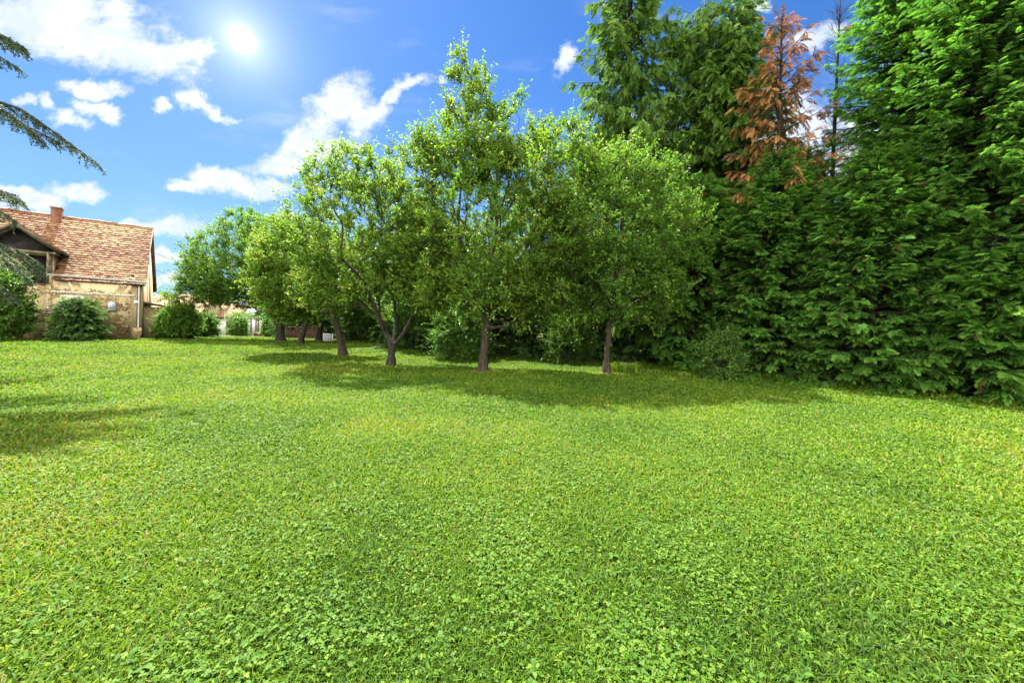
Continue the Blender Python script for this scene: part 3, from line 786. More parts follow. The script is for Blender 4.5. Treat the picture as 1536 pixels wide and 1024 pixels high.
def bare_tree():
    r = np.random.default_rng(51)
    xy = (10.75, 13.3); root = thing('bare_tree', (*xy, -.02), 'thin dead stem with bare wispy branches between the brown conifer and the tall cypress', 'tree')
    w = MB(); zt = np.linspace(0, 13.3, 10); w.tube(np.stack([.02 * zt, 0 * zt, zt], -1), .10 * (1 - zt / 13.4) ** .8 + .008, 8)
    br = MB()
    for i in range(95):
        z = r.uniform(4, 13); az = r.uniform(0, 6.28); L = r.uniform(.4, 1.0) * (1.15 - z / 16)
        d = np.array([math.cos(az), math.sin(az), 0]); u = np.linspace(0, 1, 5)
        P = np.array([.02 * z, 0, z]) + d * (u * L * .75)[:, None]; P[:, 2] += L * (.9 * u - .2 * u * u); P += r.normal(0, .015, P.shape) * u[:, None]
        br.tube(P, np.linspace(.012, .003, 5), 4)
        for j in range(4):
            p = P[r.integers(1, 5)]; e = p + (d * r.uniform(.05, .3) + np.array([r.normal(0, .12), r.normal(0, .12), r.uniform(.1, .35)]))
            br.tube([p, (p + e) / 2 + r.normal(0, .02, 3), e], [.005, .004, .002], 3)
    w.build('trunk', M['bark'], root, True); br.build('branches', M['bark_brown'], root)


bare_tree()

# dark evergreen shrubs under and behind the fruit trees
GD = 'dark evergreen shrubs behind the fruit trees'
for k, (x, y, h, rr, lb) in enumerate([
        (6.2, 17.2, 4.6, 1.7, 'dark evergreen shrub just left of the hedge, behind the slender fruit tree'),
        (3.9, 17.9, 4.4, 1.8, 'dark evergreen shrub directly behind the slender trunk'),
        (1.6, 18.0, 4.8, 1.8, 'dark evergreen shrub between the straight trunk and the slender trunk'),
        (-.6, 18.7, 4.6, 1.8, 'dark evergreen shrub behind the trunk with the cut stub'),
        (-2.6, 19.6, 4.2, 1.6, 'dark evergreen shrub behind the bright leafy bush'),
        (-5.6, 22.0, 5.6, 1.8, 'dark pointed evergreen behind the low-forking fruit tree'),
        (-8.2, 27.5, 4.4, 1.9, 'dark evergreen shrub far behind the gnarled leaning trunk'),
        (-11.8, 30.9, 3.8, 1.9, 'dark evergreen shrub just behind the white framed board'),
        (-19.2, 35.2, 3.6, 2.2, 'dark evergreen shrub above the left end of the dim reddish brick wall'),
        (-16.0, 35.4, 3.4, 2.1, 'dark evergreen shrub above the right end of the dim reddish brick wall')]):
    conifer('evergreen_shrub', (x, y), lb, 'shrub', GD, 'yew', 60 + k, H=h, prof=p_col(rr, .2), z0=.1, nb=150, sag=.35, tmpl=T_HEDGE, spray=(.35, .65), step=.2)

# ------------------------------------------------------------------ leafy bushes
def bush(name, xy, label, h, w, d, leafm, seed, group=None, ncl=150, leaf=.08, cat='bush', **kw):
    r = np.random.default_rng(seed)
    stems = [[(0, 0, .12), (r.uniform(-.3, .3) * w, r.uniform(-.3, .3) * d, h * .35), (r.uniform(-.5, .5) * w, r.uniform(-.5, .5) * d, h * .65)] for _ in range(5)]
    z = float(gz(*xy)) - .03
    root = thing(name, (xy[0], xy[1], z), label, cat, group)
    (WV, wf), (LV, lf, tt) = grow(trunk=[(0, 0, 0), (0, 0, .12)], limbs=stems,
        blobs=[((0, 0, h * .52), (w, d, h * .5), 1), ((0, 0, h * .3), (w * 1.05, d * 1.05, h * .3), .8), ((w * .4, 0, h * .7), (w * .5, d * .5, h * .25), .4)], ncl=int(ncl * 1.25), r=r, base_r=.05, zmin=.12, leaf=leaf, gap=kw.pop('gap', .25), **kw)
    LV[:, 2] = np.maximum(LV[:, 2], .02)
    # skirt of leaves down to the ground
    build('stems', WV, wf, M['bark'], root); build('foliage', LV, lf, M[leafm], root, tint=tt)
    return root


def under(px, y): return G(px, y)


bush('leafy_bush', G(690, 540) + [0, .5], 'bright green leafy bush left of the straight trunk', 2.3, 1.15, .9, 'leaf_bush', 71, ncl=190, leaf=.10, droop=.2)
bush('leafy_bush', G(1083, 572) + [.3, .75], 'pale small-leaved bush at the foot of the hedge, right of the slender trunk', 1.35, .5, .4, 'leaf_bush', 72, ncl=90, leaf=.06)
bush('leafy_bush', G(860, 550) + [0, 1.4], 'grey-green twiggy bush behind the slender trunk', 1.9, .9, .6, 'leaf_dark', 74, ncl=130, leaf=.06)
bush('leafy_bush', (-22.6, 26.2), 'dense dark bush with bright top in front of the lean-to doorway', 2.15, 1.15, .9, 'leaf_dark', 75, ncl=330, leaf=.12)
bush('leafy_bush', W(305, 30.5) * np.array([1, 0]) + [0, 30.5], 'bright green bush right of the stone pillar', 1.75, .85, .8, 'leaf_bush', 76, ncl=150, leaf=.12)
bush('leafy_bush', (-26.3, 20.0), 'tall light green bush at the left edge, overlapping the house wall', 3.6, .85, 1.0, 'leaf_bush', 77, ncl=190, leaf=.12, droop=.15)
bush('leafy_bush', W(412, 42) * np.array([1, 0]) + [0, 42], 'green bush at the end of the low brick wall', 2.0, 1.3, .8, 'leaf_bush', 178, ncl=130, leaf=.16)
bush('leafy_bush', W(357, 44) * np.array([1, 0]) + [0, 44], 'small round bush beside the brown shed door', 1.9, .8, .8, 'leaf_bush', 78, ncl=90, leaf=.16)
conifer('evergreen_shrub', (-24.3, 21.7), 'blue-green evergreen shrub against the sunlit house wall', 'shrub', None, 'yew', 79, H=2.35, prof=lambda t: .98 * (1 - t ** 2) ** .6 + .15, z0=.1, nb=210, sag=.3, tmpl=T_HEDGE, spray=(.28, .5), step=.15)


def grass_clump():
    r = np.random.default_rng(81); c = G(938, 559); n = 420
    az = r.uniform(0, 6.28, n); L = r.uniform(.25, .55, n); ln = r.uniform(.2, .95, n)
    o = np.stack([r.uniform(-.5, .5, n), r.normal(0, .10, n), 0 * az], -1); f = np.stack([np.cos(az), np.sin(az), 0 * az], -1); s = np.stack([-np.sin(az), np.cos(az), 0 * az], -1) * .007
    up = np.array([0, 0, 1.0]); m = o + f * (L * ln * .4)[:, None] + up * (L * .6)[:, None]; e = o + f * (L * ln)[:, None] + up * (L * .72)[:, None]
    V = np.stack([o - s, o + s, m + s * .8, m - s * .8, e], 1).reshape(-1, 3); b = np.arange(n)[:, None] * 5
    t = np.clip(r.normal(.5, .2, n), 0, 1)
    tag(build('grass_clump', V, [b + np.array([0, 1, 2, 3]), b + np.array([3, 2, 4])], M['grass'], tint=[t, t], loc=(c[0], c[1], float(gz(*c)))),
        'tuft of long uncut grass beside the slender trunk', 'grass tuft')


grass_clump()

# ------------------------------------------------------------------ cedar reaching in from the left
def make_cedar():
    r = np.random.default_rng(91)
    bx, by = -16.5, 8.6
    root = thing('cedar_tree', (bx, by, -.03), 'blue-green cedar reaching in from the left edge with drooping branches', 'tree')
    wood = MB(); zt = np.linspace(0, 16.5, 8); wood.tube(np.stack([0 * zt, 0 * zt, zt], -1), .32 * (1 - zt / 17) + .03, 10)
    def tip(px, py, dep):
        d = ray(px, py); return np.array([d[0] * dep - bx, d[1] * dep - by, EYE + d[2] * dep])
    brs = []
    def br(z, e, mid=.5, n=9, sag=.1):
        e = np.array(e); o = np.array([0, 0, z]); u = np.linspace(0, 1, n)[:, None]
        P = o * (1 - u) + e * u; P[:, 2] += sag * np.linalg.norm(e - o) * np.sin(np.pi * u[:, 0]); P[1:-1] += r.normal(0, .05, (n - 2, 3)); brs.append(P)
    br(6.3, tip(146, 243, 8.6), sag=.14); br(6.4, tip(60, 205, 8.0), sag=.14); br(6.5, tip(95, 215, 9.1), sag=.13)
    br(8.2, tip(40, 72, 8.4), sag=.10); br(8.0, tip(28, 100, 8.9), sag=.1); br(8.8, tip(30, 66, 7.9), sag=.06)
    br(4.4, tip(38, 302, 8.5), sag=.1); br(4.2, tip(25, 330, 8.0), sag=.1); br(4.5, tip(20, 290, 9.0), sag=.06)
    br(3.4, tip(74, 418, 9.0), sag=.16); br(3.3, tip(48, 420, 8.4), sag=.15); br(3.2, tip(62, 395, 9.4), sag=.12); br(3.3, tip(30, 395, 8.2), sag=.12); br(3.0, tip(20, 440, 8.7), sag=.14)
    for k in range(46):
        z = r.uniform(2.5, 11.5); az = r.uniform(math.radians(150), math.radians(372)); L = (4.8 - .36 * z) * r.uniform(.7, 1.1)
        br(z, (L * math.cos(az), L * math.sin(az), z - .12 * L + r.uniform(-.3, .3)), sag=.06)
    for px, py in ((215, 622), (175, 628), (140, 622), (110, 638), (75, 632), (60, 652), (100, 662), (55, 672), (30, 682), (25, 600), (70, 598), (40, 575), (10, 568),
                   (12, 630), (10, 660), (-30, 640), (-40, 600), (-30, 680), (130, 655), (20, 645), (85, 646), (-10, 615), (-20, 660)):
        g = G(px, py); z = max(11.2, (1.45 + .84 * g[1]) / .603 + 1.1) + r.uniform(0, .5); k = z / math.tan(SUN_EL)      # the flat top that shades the lawn
        e = np.array([g[0] + k * math.sin(SUN_AZ) - bx, g[1] + k * math.cos(SUN_AZ) - by, z])
        for q in range(3): br(z - .25, e + np.array([r.normal(0, .5), r.normal(0, .35), r.uniform(0, .5)]) * (q > 0), sag=.02)

    Os, Fs, Ls = [], [], []
    for P in brs:
        k = len(P); Lb = np.linalg.norm(P[-1] - P[0]); wood.tube(P, np.linspace(.02 + .009 * Lb, .006, k), 5)
        m = int(Lb * 22); uu = .22 + .78 * r.random(m) ** .8; idx = uu * (k - 1); i0 = np.minimum(idx.astype(int), k - 2); fr = (idx - i0)[:, None]
        o = P[i0] * (1 - fr) + P[i0 + 1] * fr; tg = unit(P[i0 + 1] - P[i0]); sd = unit(np.cross([0, 0, 1.0], tg))
        sg = r.choice([-1, 1], m)[:, None] * r.uniform(.15, .8, (m, 1))
        d = unit(tg * .75 + sd * sg + np.array([0, 0, -1.0]) * r.uniform(.25, 1.1, (m, 1)))
        L = r.uniform(.18, .62, m) * (1.1 - .55 * uu)
        for a, dd, l in zip(o, d, L):
            e = a + dd * l + np.array([0, 0, -.12 * l]); wood.tube([a, a + dd * l * .5 + r.normal(0, .02, 3), e], [.007, .006, .004], 4)
            nn = max(5, int(l / .012)); tt = r.random(nn)[:, None]; Os.append(a * (1 - tt) + e * tt); Fs.append(unit(np.tile(dd * .5, (nn, 1)) + r.normal(0, .6, (nn, 3)))); Ls.append(r.uniform(.026, .055, nn))
    O = np.vstack(Os); V, q, t = leaves_mesh(O, np.vstack(Fs), np.concatenate(Ls) * 1.35, r, ratio=.34)
    wood.build('trunk', M['bark'], root, True); build('crown', V, [q], M['cedar'], root, tint=[t])


make_cedar()

# ------------------------------------------------------------------ the old house
HC = G(210, 508); ha = 1.262; hn = math.hypot(ha, 1)
D1 = np.array([-ha / hn, -1 / hn, 0]); D2 = np.array([-1 / hn, ha / hn, 0]); UP = np.array([0, 0, 1.0])
# local axes of the house: x = along the facade to the left, y = into the house, z up
HMAT = Matrix(((D1[0], D2[0], 0, HC[0]), (D1[1], D2[1], 0, HC[1]), (0, 0, 1, -.02), (0, 0, 0, 1)))


def masonry(name):
    m, T, out = mat_new(name)
    tc = T.n('ShaderNodeTexCoord'); O = tc.outputs['Object']
    st = T.vm('MULTIPLY', T.vm('ADD', O, T.vm('MULTIPLY', T.noise(O, 3, 3, out=1), (.25, .25, .12))), (2.6, 2.6, 6.5))
    vo = T.n('ShaderNodeTexVoronoi', feature='F1'); T.link(st, vo.inputs['Vector']); vo.inputs['Scale'].default_value = 1
    ve = T.n('ShaderNodeTexVoronoi', feature='DISTANCE_TO_EDGE'); T.link(st, ve.inputs['Vector']); ve.inputs['Scale'].default_value = 1
    sc = T.n('ShaderNodeSeparateColor'); T.link(vo.outputs['Color'], sc.inputs[0])
    stone = T.ramp(sc.outputs[0], [(0, (.13, .085, .042)), (.35, (.26, .18, .085)), (.7, (.36, .26, .135)), (1, (.23, .135, .075))])
    joint = T.sstep(ve.outputs[0], .02, .12)
    stone = T.mix(joint, (.16, .115, .06), stone)
    n1 = T.noise(O, .8, 5, .65); n2 = T.noise(O, 7, 6, .7); n3 = T.noise(O, 30, 3, .6)
    sep = T.n('ShaderNodeSeparateXYZ'); T.link(O, sep.inputs[0])
    # render coat survives in patches, more of it higher on the wall
    pl = T.m('ADD', n1, T.m('MULTIPLY', T.m('SUBTRACT', n2, .5), .35))
    pl = T.m('ADD', pl, T.m('MULTIPLY', T.m('SUBTRACT', sep.outputs[2], 1.4), .02))
    pm = T.sstep(pl, .50, .56)
    plaster = T.mix(T.sstep(n2, .35, .7), (.36, .27, .135), (.46, .36, .21))
    plaster = T.mix(T.m('MULTIPLY', T.sstep(T.noise(O, 1.7, 4), .56, .68), .8), plaster, (.40, .35, .26))
    col = T.mix(pm, stone, plaster)
    damp = T.m('MULTIPLY', T.sstep(T.m('ADD', sep.outputs[2], T.m('MULTIPLY', T.m('SUBTRACT', n2, .5), 1.2)), .75, .05), .65)
    col = T.mix(damp, col, (.15, .105, .065))
    h = T.m('ADD', T.m('MULTIPLY', joint, T.m('SUBTRACT', 1.0, pm)), T.m('ADD', T.m('MULTIPLY', pm, 1.15), T.m('MULTIPLY', n3, .35)))
    principled(T, out, col, .92, .15, h, .8, .05)
    return m


M['masonry'] = masonry('old stone and flaking render')
M['render'] = noisy_mat('sand render', (.27, .20, .105), (.36, .28, .165), 1.6, bstr=.3)
M['band'] = noisy_mat('pale mortar band', (.36, .31, .23), (.50, .46, .38), 3)
M['white'] = noisy_mat('old white paint', (.62, .60, .56), (.74, .73, .70), 2, bstr=.15)
M['tile'] = tint_mat('clay tile', [(0, (.06, .024, .012)), (.3, (.12, .045, .019)), (.62, (.165, .080, .030)), (1, (.26, .170, .085))], .7, .3, 7)
M['tile_far'] = tint_mat('faded clay tile', [(0, (.12, .06, .036)), (.5, (.21, .12, .070)), (1, (.30, .20, .125))], .8, .2, 5)
M['timber'] = noisy_mat('weathered timber', (.085, .060, .040), (.20, .15, .105), 5, bstr=.5)
M['timber_dark'] = noisy_mat('dark timber', (.030, .022, .016), (.075, .052, .036), 5)
M['brick'] = noisy_mat('chimney brick', (.14, .058, .034), (.22, .10, .06), 6, bstr=.5)
M['old_brick'] = noisy_mat('dull old brick', (.055, .028, .020), (.12, .062, .042), 6, bstr=.5)
M['zinc'] = noisy_mat('zinc', (.30, .32, .34), (.44, .46, .48), 5, rough=.45, spec=.5, bstr=.1)
M['dark'] = noisy_mat('opening shade and cable black', (.012, .010, .009), (.03, .026, .022), 4)  # near-black paints the shade inside openings; cables use it too
M['door'] = noisy_mat('brown door paint', (.10, .045, .030), (.16, .08, .05), 4, bstr=.2)
M['stone'] = noisy_mat('rubble stone', (.20, .16, .11), (.38, .32, .23), 9, bstr=1, bdist=.05)
M['grey_metal'] = noisy_mat('grey meter box', (.26, .29, .31), (.38, .41, .42), 4, rough=.5, bstr=.1)


def slope_tiles(mb, o, along, up, length, rise, r, rows, tw=.175, th=.018, keep=None):
    """rows of flat clay tiles over a slope: each lies on the one below, slightly askew"""
    along, up = np.array(along, float), np.array(up, float); nrm = np.cross(along, up); nrm /= np.linalg.norm(nrm)
    if nrm[2] < 0: nrm = -nrm
    e = rise / rows; nc = int(length / tw)
    for i in range(rows):
        off = (.5 * (i % 2)) * tw; base = r.normal(0, .07)
        for j in range(nc + 1):
            x = j * tw + off - tw * .5 + r.normal(0, .006); yv = i * e + r.normal(0, .012)
            if keep is not None and not keep(x + tw / 2, yv + e / 2): continue
            if r.random() < .004: continue
            p = np.array(o) + along * x + up * yv + nrm * (.014 + r.random() * .012)
            w = tw * .96; hgt = e * 1.28; a = r.normal(0, .022)
            av = along * math.cos(a) + up * math.sin(a); uv = up * math.cos(a) - along * math.sin(a)
            lift = nrm * (.030 + r.random() * .016)
            x_ = max(x, 0.0); w -= (x_ - x); w = min(w, length - x_)
            if w < .03: continue
            p = p + along * (x_ - x)
            q = [p + lift, p + av * w + lift * (1 + r.normal(0, .12)), p + av * w + uv * hgt, p + uv * hgt]
            k1, k2 = .34 + r.normal(0, .05), .34 + r.normal(0, .05); qa, qb = q[0] * (1 - k1) + q[3] * k1, q[1] * (1 - k2) + q[2] * k2
            V = np.array(q + [v - nrm * th for v in q] + [qa, qb])
            t = float(np.clip(r.normal(.48, .12) + base + .9 * (vnoise(np.array([[x * .55 + 3, yv * .8 + length]]), 8)[0] - .5) * .6 + (r.random() < .10) * .35 - (r.random() < .05) * .4, 0, 1))
            mb.add(V, [(0, 1, 9, 8), (8, 9, 2, 3), (4, 5, 1, 0), (5, 6, 2, 1), (7, 4, 0, 3)], np.clip([t + .26, t - .10, t + .2, t, t], 0, 1))


def make_house():
    r = np.random.default_rng(101)
    root = thing('old_house', (0, 0, 0), 'old stone farmhouse with flaking ochre render, orange tiled roof and an open hay dormer', 'house')
    root.matrix_world = HMAT
    Lh, Wd, He, Hr = 11.5, 7.0, 3.62, 7.62; dl, dr, dz = 6.35, 3.72, 4.95     # dormer face spans x dr..dl
    ox0, ox1, oz0, oz1 = 3.98, 4.76, 3.2, 4.82                                # loading door
    w = MB(); th = .5
    # front wall, in pieces round the loading door
    w.bx(0, 3.72, 0, th, 0, He); w.bx(3.72, ox0, 0, th, 0, dz); w.bx(ox0, ox1, 0, th, 0, oz0); w.bx(ox0, ox1, 0, th, oz1, dz)
    w.bx(ox1, dl, 0, th, 0, dz); w.bx(dl, Lh, 0, th, 0, He)
    w.bx(0, Lh, Wd - th, Wd, 0, He)                                            # back wall
    # corner buttress, leaning
    w.poly([(-.06, -.22, 0), (.36, -.22, 0), (.36, -.001, 0), (-.06, -.001, 0)], (0, .0, .72))
    w.build('wall', M['masonry'], root)
    # gable walls with the attic openings left as real holes filled by windows
    g = MB(); gy0, gy1 = .503, Wd - .503
    def gable(x0, x1):
        zz = lambda y: He + (Hr - He) * (1 - abs(y - Wd / 2) / (Wd / 2)) - .12
        ys = [0.0, 2.55, 2.95, 3.75, 4.15, Wd]
        for a, b in zip(ys[:-1], ys[1:]):
            cuts = [(0, zz)]
            lo, hi = zz(a), zz(b)
            def col(a, b, z0a, z1a, z1b):
                g.poly([(x0, a, z0a), (x0, b, z0a), (x0, b, z1b), (x0, a, z1a)], (x1 - x0, 0, 0))
            if (a, b) in ((2.55, 2.95), (3.75, 4.15)):
                g.bx(x0, x1, a, b, 0, 4.55); 
                g.poly([(x0, a, 5.25), (x0, b, 5.25), (x0, b, hi), (x0, a, lo)], (x1 - x0, 0, 0))
            elif a == 2.95:
                g.bx(x0, x1, a, b, 0, 5.9); g.poly([(x0, a, 5.9), (x0, b, 5.9), (x0, b, hi), (x0, 3.5, zz(3.5)), (x0, a, lo)], (x1 - x0, 0, 0))
            else: col(a, b, 0, lo, hi)
    gable(-.004, .45); g.build('gable_wall', M['render'], root)
    g = MB(); gable(Lh - .45, Lh); g.build('gable_wall', M['render'], root)
    for yy in (2.55, 3.75):
        f = MB(); f.bx(.10, .16, yy, yy + .4, 4.55, 5.25); wi = f.build('window', M['dark'], root)
        f = MB()
        for a, b, c, d in ((yy, yy + .05, 4.55, 5.25), (yy + .35, yy + .4, 4.55, 5.25), (yy + .05, yy + .35, 4.55, 4.6), (yy + .05, yy + .35, 5.2, 5.25)): f.bx(.04, .098, a, b, c, d)
        f.build('frame', M['timber'], wi)
    # pale mortar band and patched strips standing proud of the wall
    b = MB(); rb = np.random.default_rng(5); xs = np.linspace(.3, 3.8, 30)
    lo = 2.66 + .05 * rb.random(30); hi = lo + .10 + .09 * rb.random(30)
    for i in range(29): b.poly([(xs[i], -.018, lo[i]), (xs[i + 1], -.018, lo[i + 1]), (xs[i + 1], -.018, hi[i + 1]), (xs[i], -.018, hi[i])], (0, .015, 0))
    b.build('mortar_band', M['band'], root)
    b = MB(); pts = [(2.3, -.012, 1.2), (3.3, -.012, 1.05), (3.5, -.012, 1.8), (3.42, -.012, 2.6), (2.5, -.012, 2.62), (2.2, -.012, 1.9)]
    b.poly(pts, (0, .01, 0)); b.build('render_patch', M['band'], root)
    # small bricked niche, grey box, white lamp
    f = MB(); f.bx(3.66, 3.95, -.03, -.003, 1.42, 1.88); n = f.build('shutter', M['timber'], root)
    f = MB(); f.bx(3.62, 3.66, -.045, -.003, 1.38, 1.92); f.bx(3.95, 3.99, -.045, -.003, 1.38, 1.92); f.bx(3.66, 3.95, -.045, -.003, 1.88, 1.92); f.bx(3.66, 3.95, -.045, -.003, 1.38, 1.42); f.build('frame', M['stone'], n)
    f = MB(); f.poly([(1.12, -.003, 1.83), (1.46, -.003, 1.83), (1.46, -.003, 2.22), (1.36, -.003, 2.32), (1.22, -.003, 2.32), (1.12, -.003, 2.22)], (0, -.12, 0)); bx_ = f.build('meter_box', M['grey_metal'], root)
    f = MB(); f.bx(1.10, 1.48, -.15, -.001, 1.79, 1.828); f.build('ledge', M['grey_metal'], bx_)
    f = MB(); f.tube([(.22, 0, 2.34), (.22, -.09, 2.34), (.22, -.13, 2.34)], [.10, .10, .03], 14); lm = f.build('wall_lamp', M['white'], root, True)
    f = MB(); f.tube([(.10, .0, 3.6), (.10, -.12, 3.5), (.09, -.08, 3.3), (.09, -.06, .3)], [.045] * 4, 8); f.build('downpipe', M['zinc'], root, True)
    # roof: decks with tiles, verge boards
    pitch = Hr - He; sl = math.hypot(Wd / 2 + .25, pitch * (Wd / 2 + .25) / (Wd / 2)); up = np.array([0, Wd / 2, pitch]); up = up / np.linalg.norm(up); upb = np.array([0, -up[1], up[2]])
    e0 = np.array([-.18, -.25, He - .25 * pitch / (Wd / 2) + .10]); e1 = np.array([-.18, Wd + .25, e0[2]])
    def in_dormer(x, v):       # part of the front slope that the dormer takes away
        xx = x - .18; z = e0[2] + up[2] * v
        return z < 6.35 and dr - .05 < xx < dl + .05 and z < 4.95 + (1.65 - abs(xx - 5.03)) * .84 or (z < 5.0 and dr < xx < dl)
    deck = MB(); nrm = np.array([0, -up[2], up[1]])
    def strip(xa, xb, v0, v1):
        p = e0 + np.array([xa, 0, 0]) + up * v0 - nrm * .03; deck.box(p, (xb - xa, 0, 0), up * (v1 - v0), -nrm * .05)
    v_d = (6.4 - e0[2]) / up[2]
    strip(.02, dr + .1, 0, sl); strip(dl + .3, Lh + .34, 0, sl); strip(dr + .1, dl + .3, v_d, sl)
    deck.box(e1 + np.array([.02, 0, 0]) + np.array([0, up[2], up[1]]) * -.03, (Lh + .32, 0, 0), upb * sl, (0, -up[2] * .05, -up[1] * .05))
    roof = deck.build('roof', M['timber_dark'], root)
    tl = MB(); slope_tiles(tl, e0, (1, 0, 0), up, Lh + .36, sl, r, 28, keep=lambda x, v: not in_dormer(x, v))
    tl.build('front_tiles', M['tile'], roof)
    tl = MB(); slope_tiles(tl, e1, (1, 0, 0), upb, Lh + .36, sl, r, 16, tw=.35); tl.build('back_tiles', M['tile'], roof)
    rd = MB(); rt = e0 + up * sl
    for i in range(34):
        x = -.2 + i * .345; rd.tube([(x, rt[1], rt[2] + .01 + r.normal(0, .012)), (x + .37, rt[1], rt[2] + .02 + r.normal(0, .012))], [.10, .085], 10, float(np.clip(r.normal(.45, .2), 0, 1)))
    rd.build('ridge_tiles', M['tile'], roof)
    vb = MB(); vb.box(e0 + np.array([-.035, 0, -.12]), (.03, 0, 0), up * sl, nrm * .12); vb.box(e1 + np.array([-.035, 0, -.12]), (.03, 0, 0), upb * sl, (0, up[2] * .12, up[1] * .12)); vb.build('verge_board', M['timber'], roof)
    # chimney on the ridge
    c = MB()
    for k in range(22):
        j = .004 * (k % 2); c.bx(4.08 - j, 4.50 + j, 3.0 - j, 3.5 + j, 6.8 + k * .062, 6.8 + k * .062 + .053)
    c.bx(4.09, 4.49, 3.01, 3.49, 6.7, 8.13); ch = c.build('chimney', M['brick'], root)
    c = MB(); c.bx(4.03, 4.55, 2.94, 3.56, 8.165, 8.24); c.build('cap', M['brick'], ch)
    # gutter
    gt = MB(); gx = np.linspace(-.3, 3.86, 14); a = np.linspace(math.pi, 2 * math.pi, 9)
    V = np.array([[x, -.34 + .075 * math.cos(q), 3.66 + .02 * x + .075 * math.sin(q) + (.01 if i % 4 == 0 else 0)] for i, x in enumerate(gx) for q in a])
    q = [(i * 9 + j, (i + 1) * 9 + j, (i + 1) * 9 + j + 1, i * 9 + j + 1) for i in range(13) for j in range(8)]
    gt.add(V, q); V2 = V.copy(); cen = np.array([0, -.34, 0]); V2[:, 1] = -.34 + (V[:, 1] + .34) * .9; V2[:, 2] += .006
    gt.add(V2, [t[::-1] for t in q])
    gt.tube([(-.3, -.415, 3.665), (3.86, -.415, 3.74)], [.012, .012], 6)
    gt.build('gutter', M['zinc'], root, True)
    # hay dormer: recessed face, beam, posts, overhanging roof
    dm = MB(); dm.bx(ox0 - .0, ox1, .42, .46, oz0, oz1); dd = dm.build('loading_opening_shade', M['dark'], root)  # black sheet paints the dark inside of the open hay door
    f = MB(); f.bx(ox0 - .10, ox0 - .002, -.05, -.003, oz0, oz1 + .1); f.bx(ox1 + .002, ox1 + .10, -.05, -.003, oz0, oz1 + .1); f.bx(ox0, ox1, -.06, .42, oz0 - .07, oz0 - .003); f.build('frame', M['timber'], dd)
    pk = (5.03, 6.42); hw = 1.72; ez = 5.05; y0 = -.62; y1 = 2.9
    dor = MB()
    dor.poly([(pk[0], y0, pk[1] - .09), (pk[0] - hw, y0, ez - .09), (pk[0] - hw, y0, ez), (pk[0], y0, pk[1])], (0, y1 - y0, 0))
    dor.poly([(pk[0], y0, pk[1]), (pk[0] + hw, y0, ez), (pk[0] + hw, y0, ez - .09), (pk[0], y0, pk[1] - .09)], (0, y1 - y0, 0))
    do = dor.build('dormer', M['timber_dark'], root)
    bm_ = MB(); bm_.bx(pk[0] - 1.5, pk[0] + 1.5, -.30, -.12, 4.86, 5.02); bm_.bx(3.76, 3.9, -.10, -.004, 3.85, 4.855); bm_.bx(6.14, 6.28, -.10, -.004, 3.85, 4.855)
    bm_.box((3.80, -.56, 4.93), (.09, 0, 0), (0, .09, 0), (0, .50, -.75)); bm_.box((6.17, -.56, 4.93), (.09, 0, 0), (0, .09, 0), (0, .50, -.75))
    for sx in (-1, 1):
        bm_.box((pk[0] + sx * .02, -.28, pk[1] - .22), (sx * 1.55, 0, -1.24), (0, .08, 0), (0, 0, .09)); bm_.box((pk[0] + sx * 1.45 - .05, -.6, 4.87), (.10, 0, 0), (0, .9, 0), (0, 0, .12))
    bm_.build('beam', M['timber'], do)
    bk = MB(); bk.poly([(pk[0] - 1.5, .16, 4.96), (pk[0] + 1.5, .16, 4.96), (pk[0], .16, pk[1] - .12)], (0, .04, 0)); bk.build('attic_shade', M['dark'], do)  # black triangle stands in for the shade of the open attic
    tl = MB(); su = np.array([hw, 0, pk[1] - ez]); ln = np.linalg.norm(su); su /= ln
    slope_tiles(tl, (pk[0] - hw, y0, ez + .012), (0, 1, 0), su, y1 - y0, ln, r, 10); slope_tiles(tl, (pk[0] + hw, y0, ez + .012), (0, 1, 0), su * [-1, 1, 1], y1 - y0, ln, r, 10); tl.build('dormer_tiles', M['tile'], do)
    bd = MB()
    for sx in (-1, 1): bd.box((pk[0], y0 - .03, pk[1] - .13), (sx * hw, 0, ez - pk[1]), (0, .028, 0), (0, 0, .15))
    bd.build('barge_board', M['timber_dark'], do)
    ck = MB(); ck.poly([(dr, .5, He + .2), (dr, 1.6, 4.96), (dr, .5, 4.96)], (.06, 0, 0)); ck.build('cheek', M['tile'], do); ck = MB(); ck.poly([(dl - .06, .5, He + .2), (dl - .06, 1.6, 4.96), (dl - .06, .5, 4.96)], (.06, 0, 0)); ck.build('cheek', M['tile'], do)
    return root


make_house()


def lean_to():
    """low shed against the gable, in house axes (x < 0 runs away to the right)"""
    r = np.random.default_rng(111)
    root = thing('lean_to_shed', (0, 0, 0), 'low rendered lean-to with a dark doorway against the house gable', 'shed'); root.matrix_world = HMAT
    w = MB(); w.bx(-1.05, -.01, 1.5, 1.8, 0, 2.1); w.bx(-1.95, -1.05, 1.5, 1.8, 1.55, 1.95); w.bx(-2.3, -1.95, 1.5, 1.8, 0, 1.9); w.bx(-2.3, -2.05, 1.803, 5, 0, 1.85)
    w.build('wall', M['render'], root)
    d = MB(); d.bx(-1.95, -1.05, 1.72, 1.78, 0, 1.548); d.build('doorway', M['dark'], root)
    rf = MB(); rf.poly([(-.02, 1.25, 2.32), (-2.5, 1.25, 1.85), (-2.5, 1.25, 1.92), (-.02, 1.25, 2.40)], (0, 4.0, 0)); ro = rf.build('roof', M['timber_dark'], root)
    tl = MB(); u = np.array([2.48, 0, .47]); ln = np.linalg.norm(u); slope_tiles(tl, (-2.5, 1.22, 1.93), (0, 1, 0), u / ln, 4.0, ln, r, 12); tl.build('tiles', M['tile_far'], ro)


lean_to()


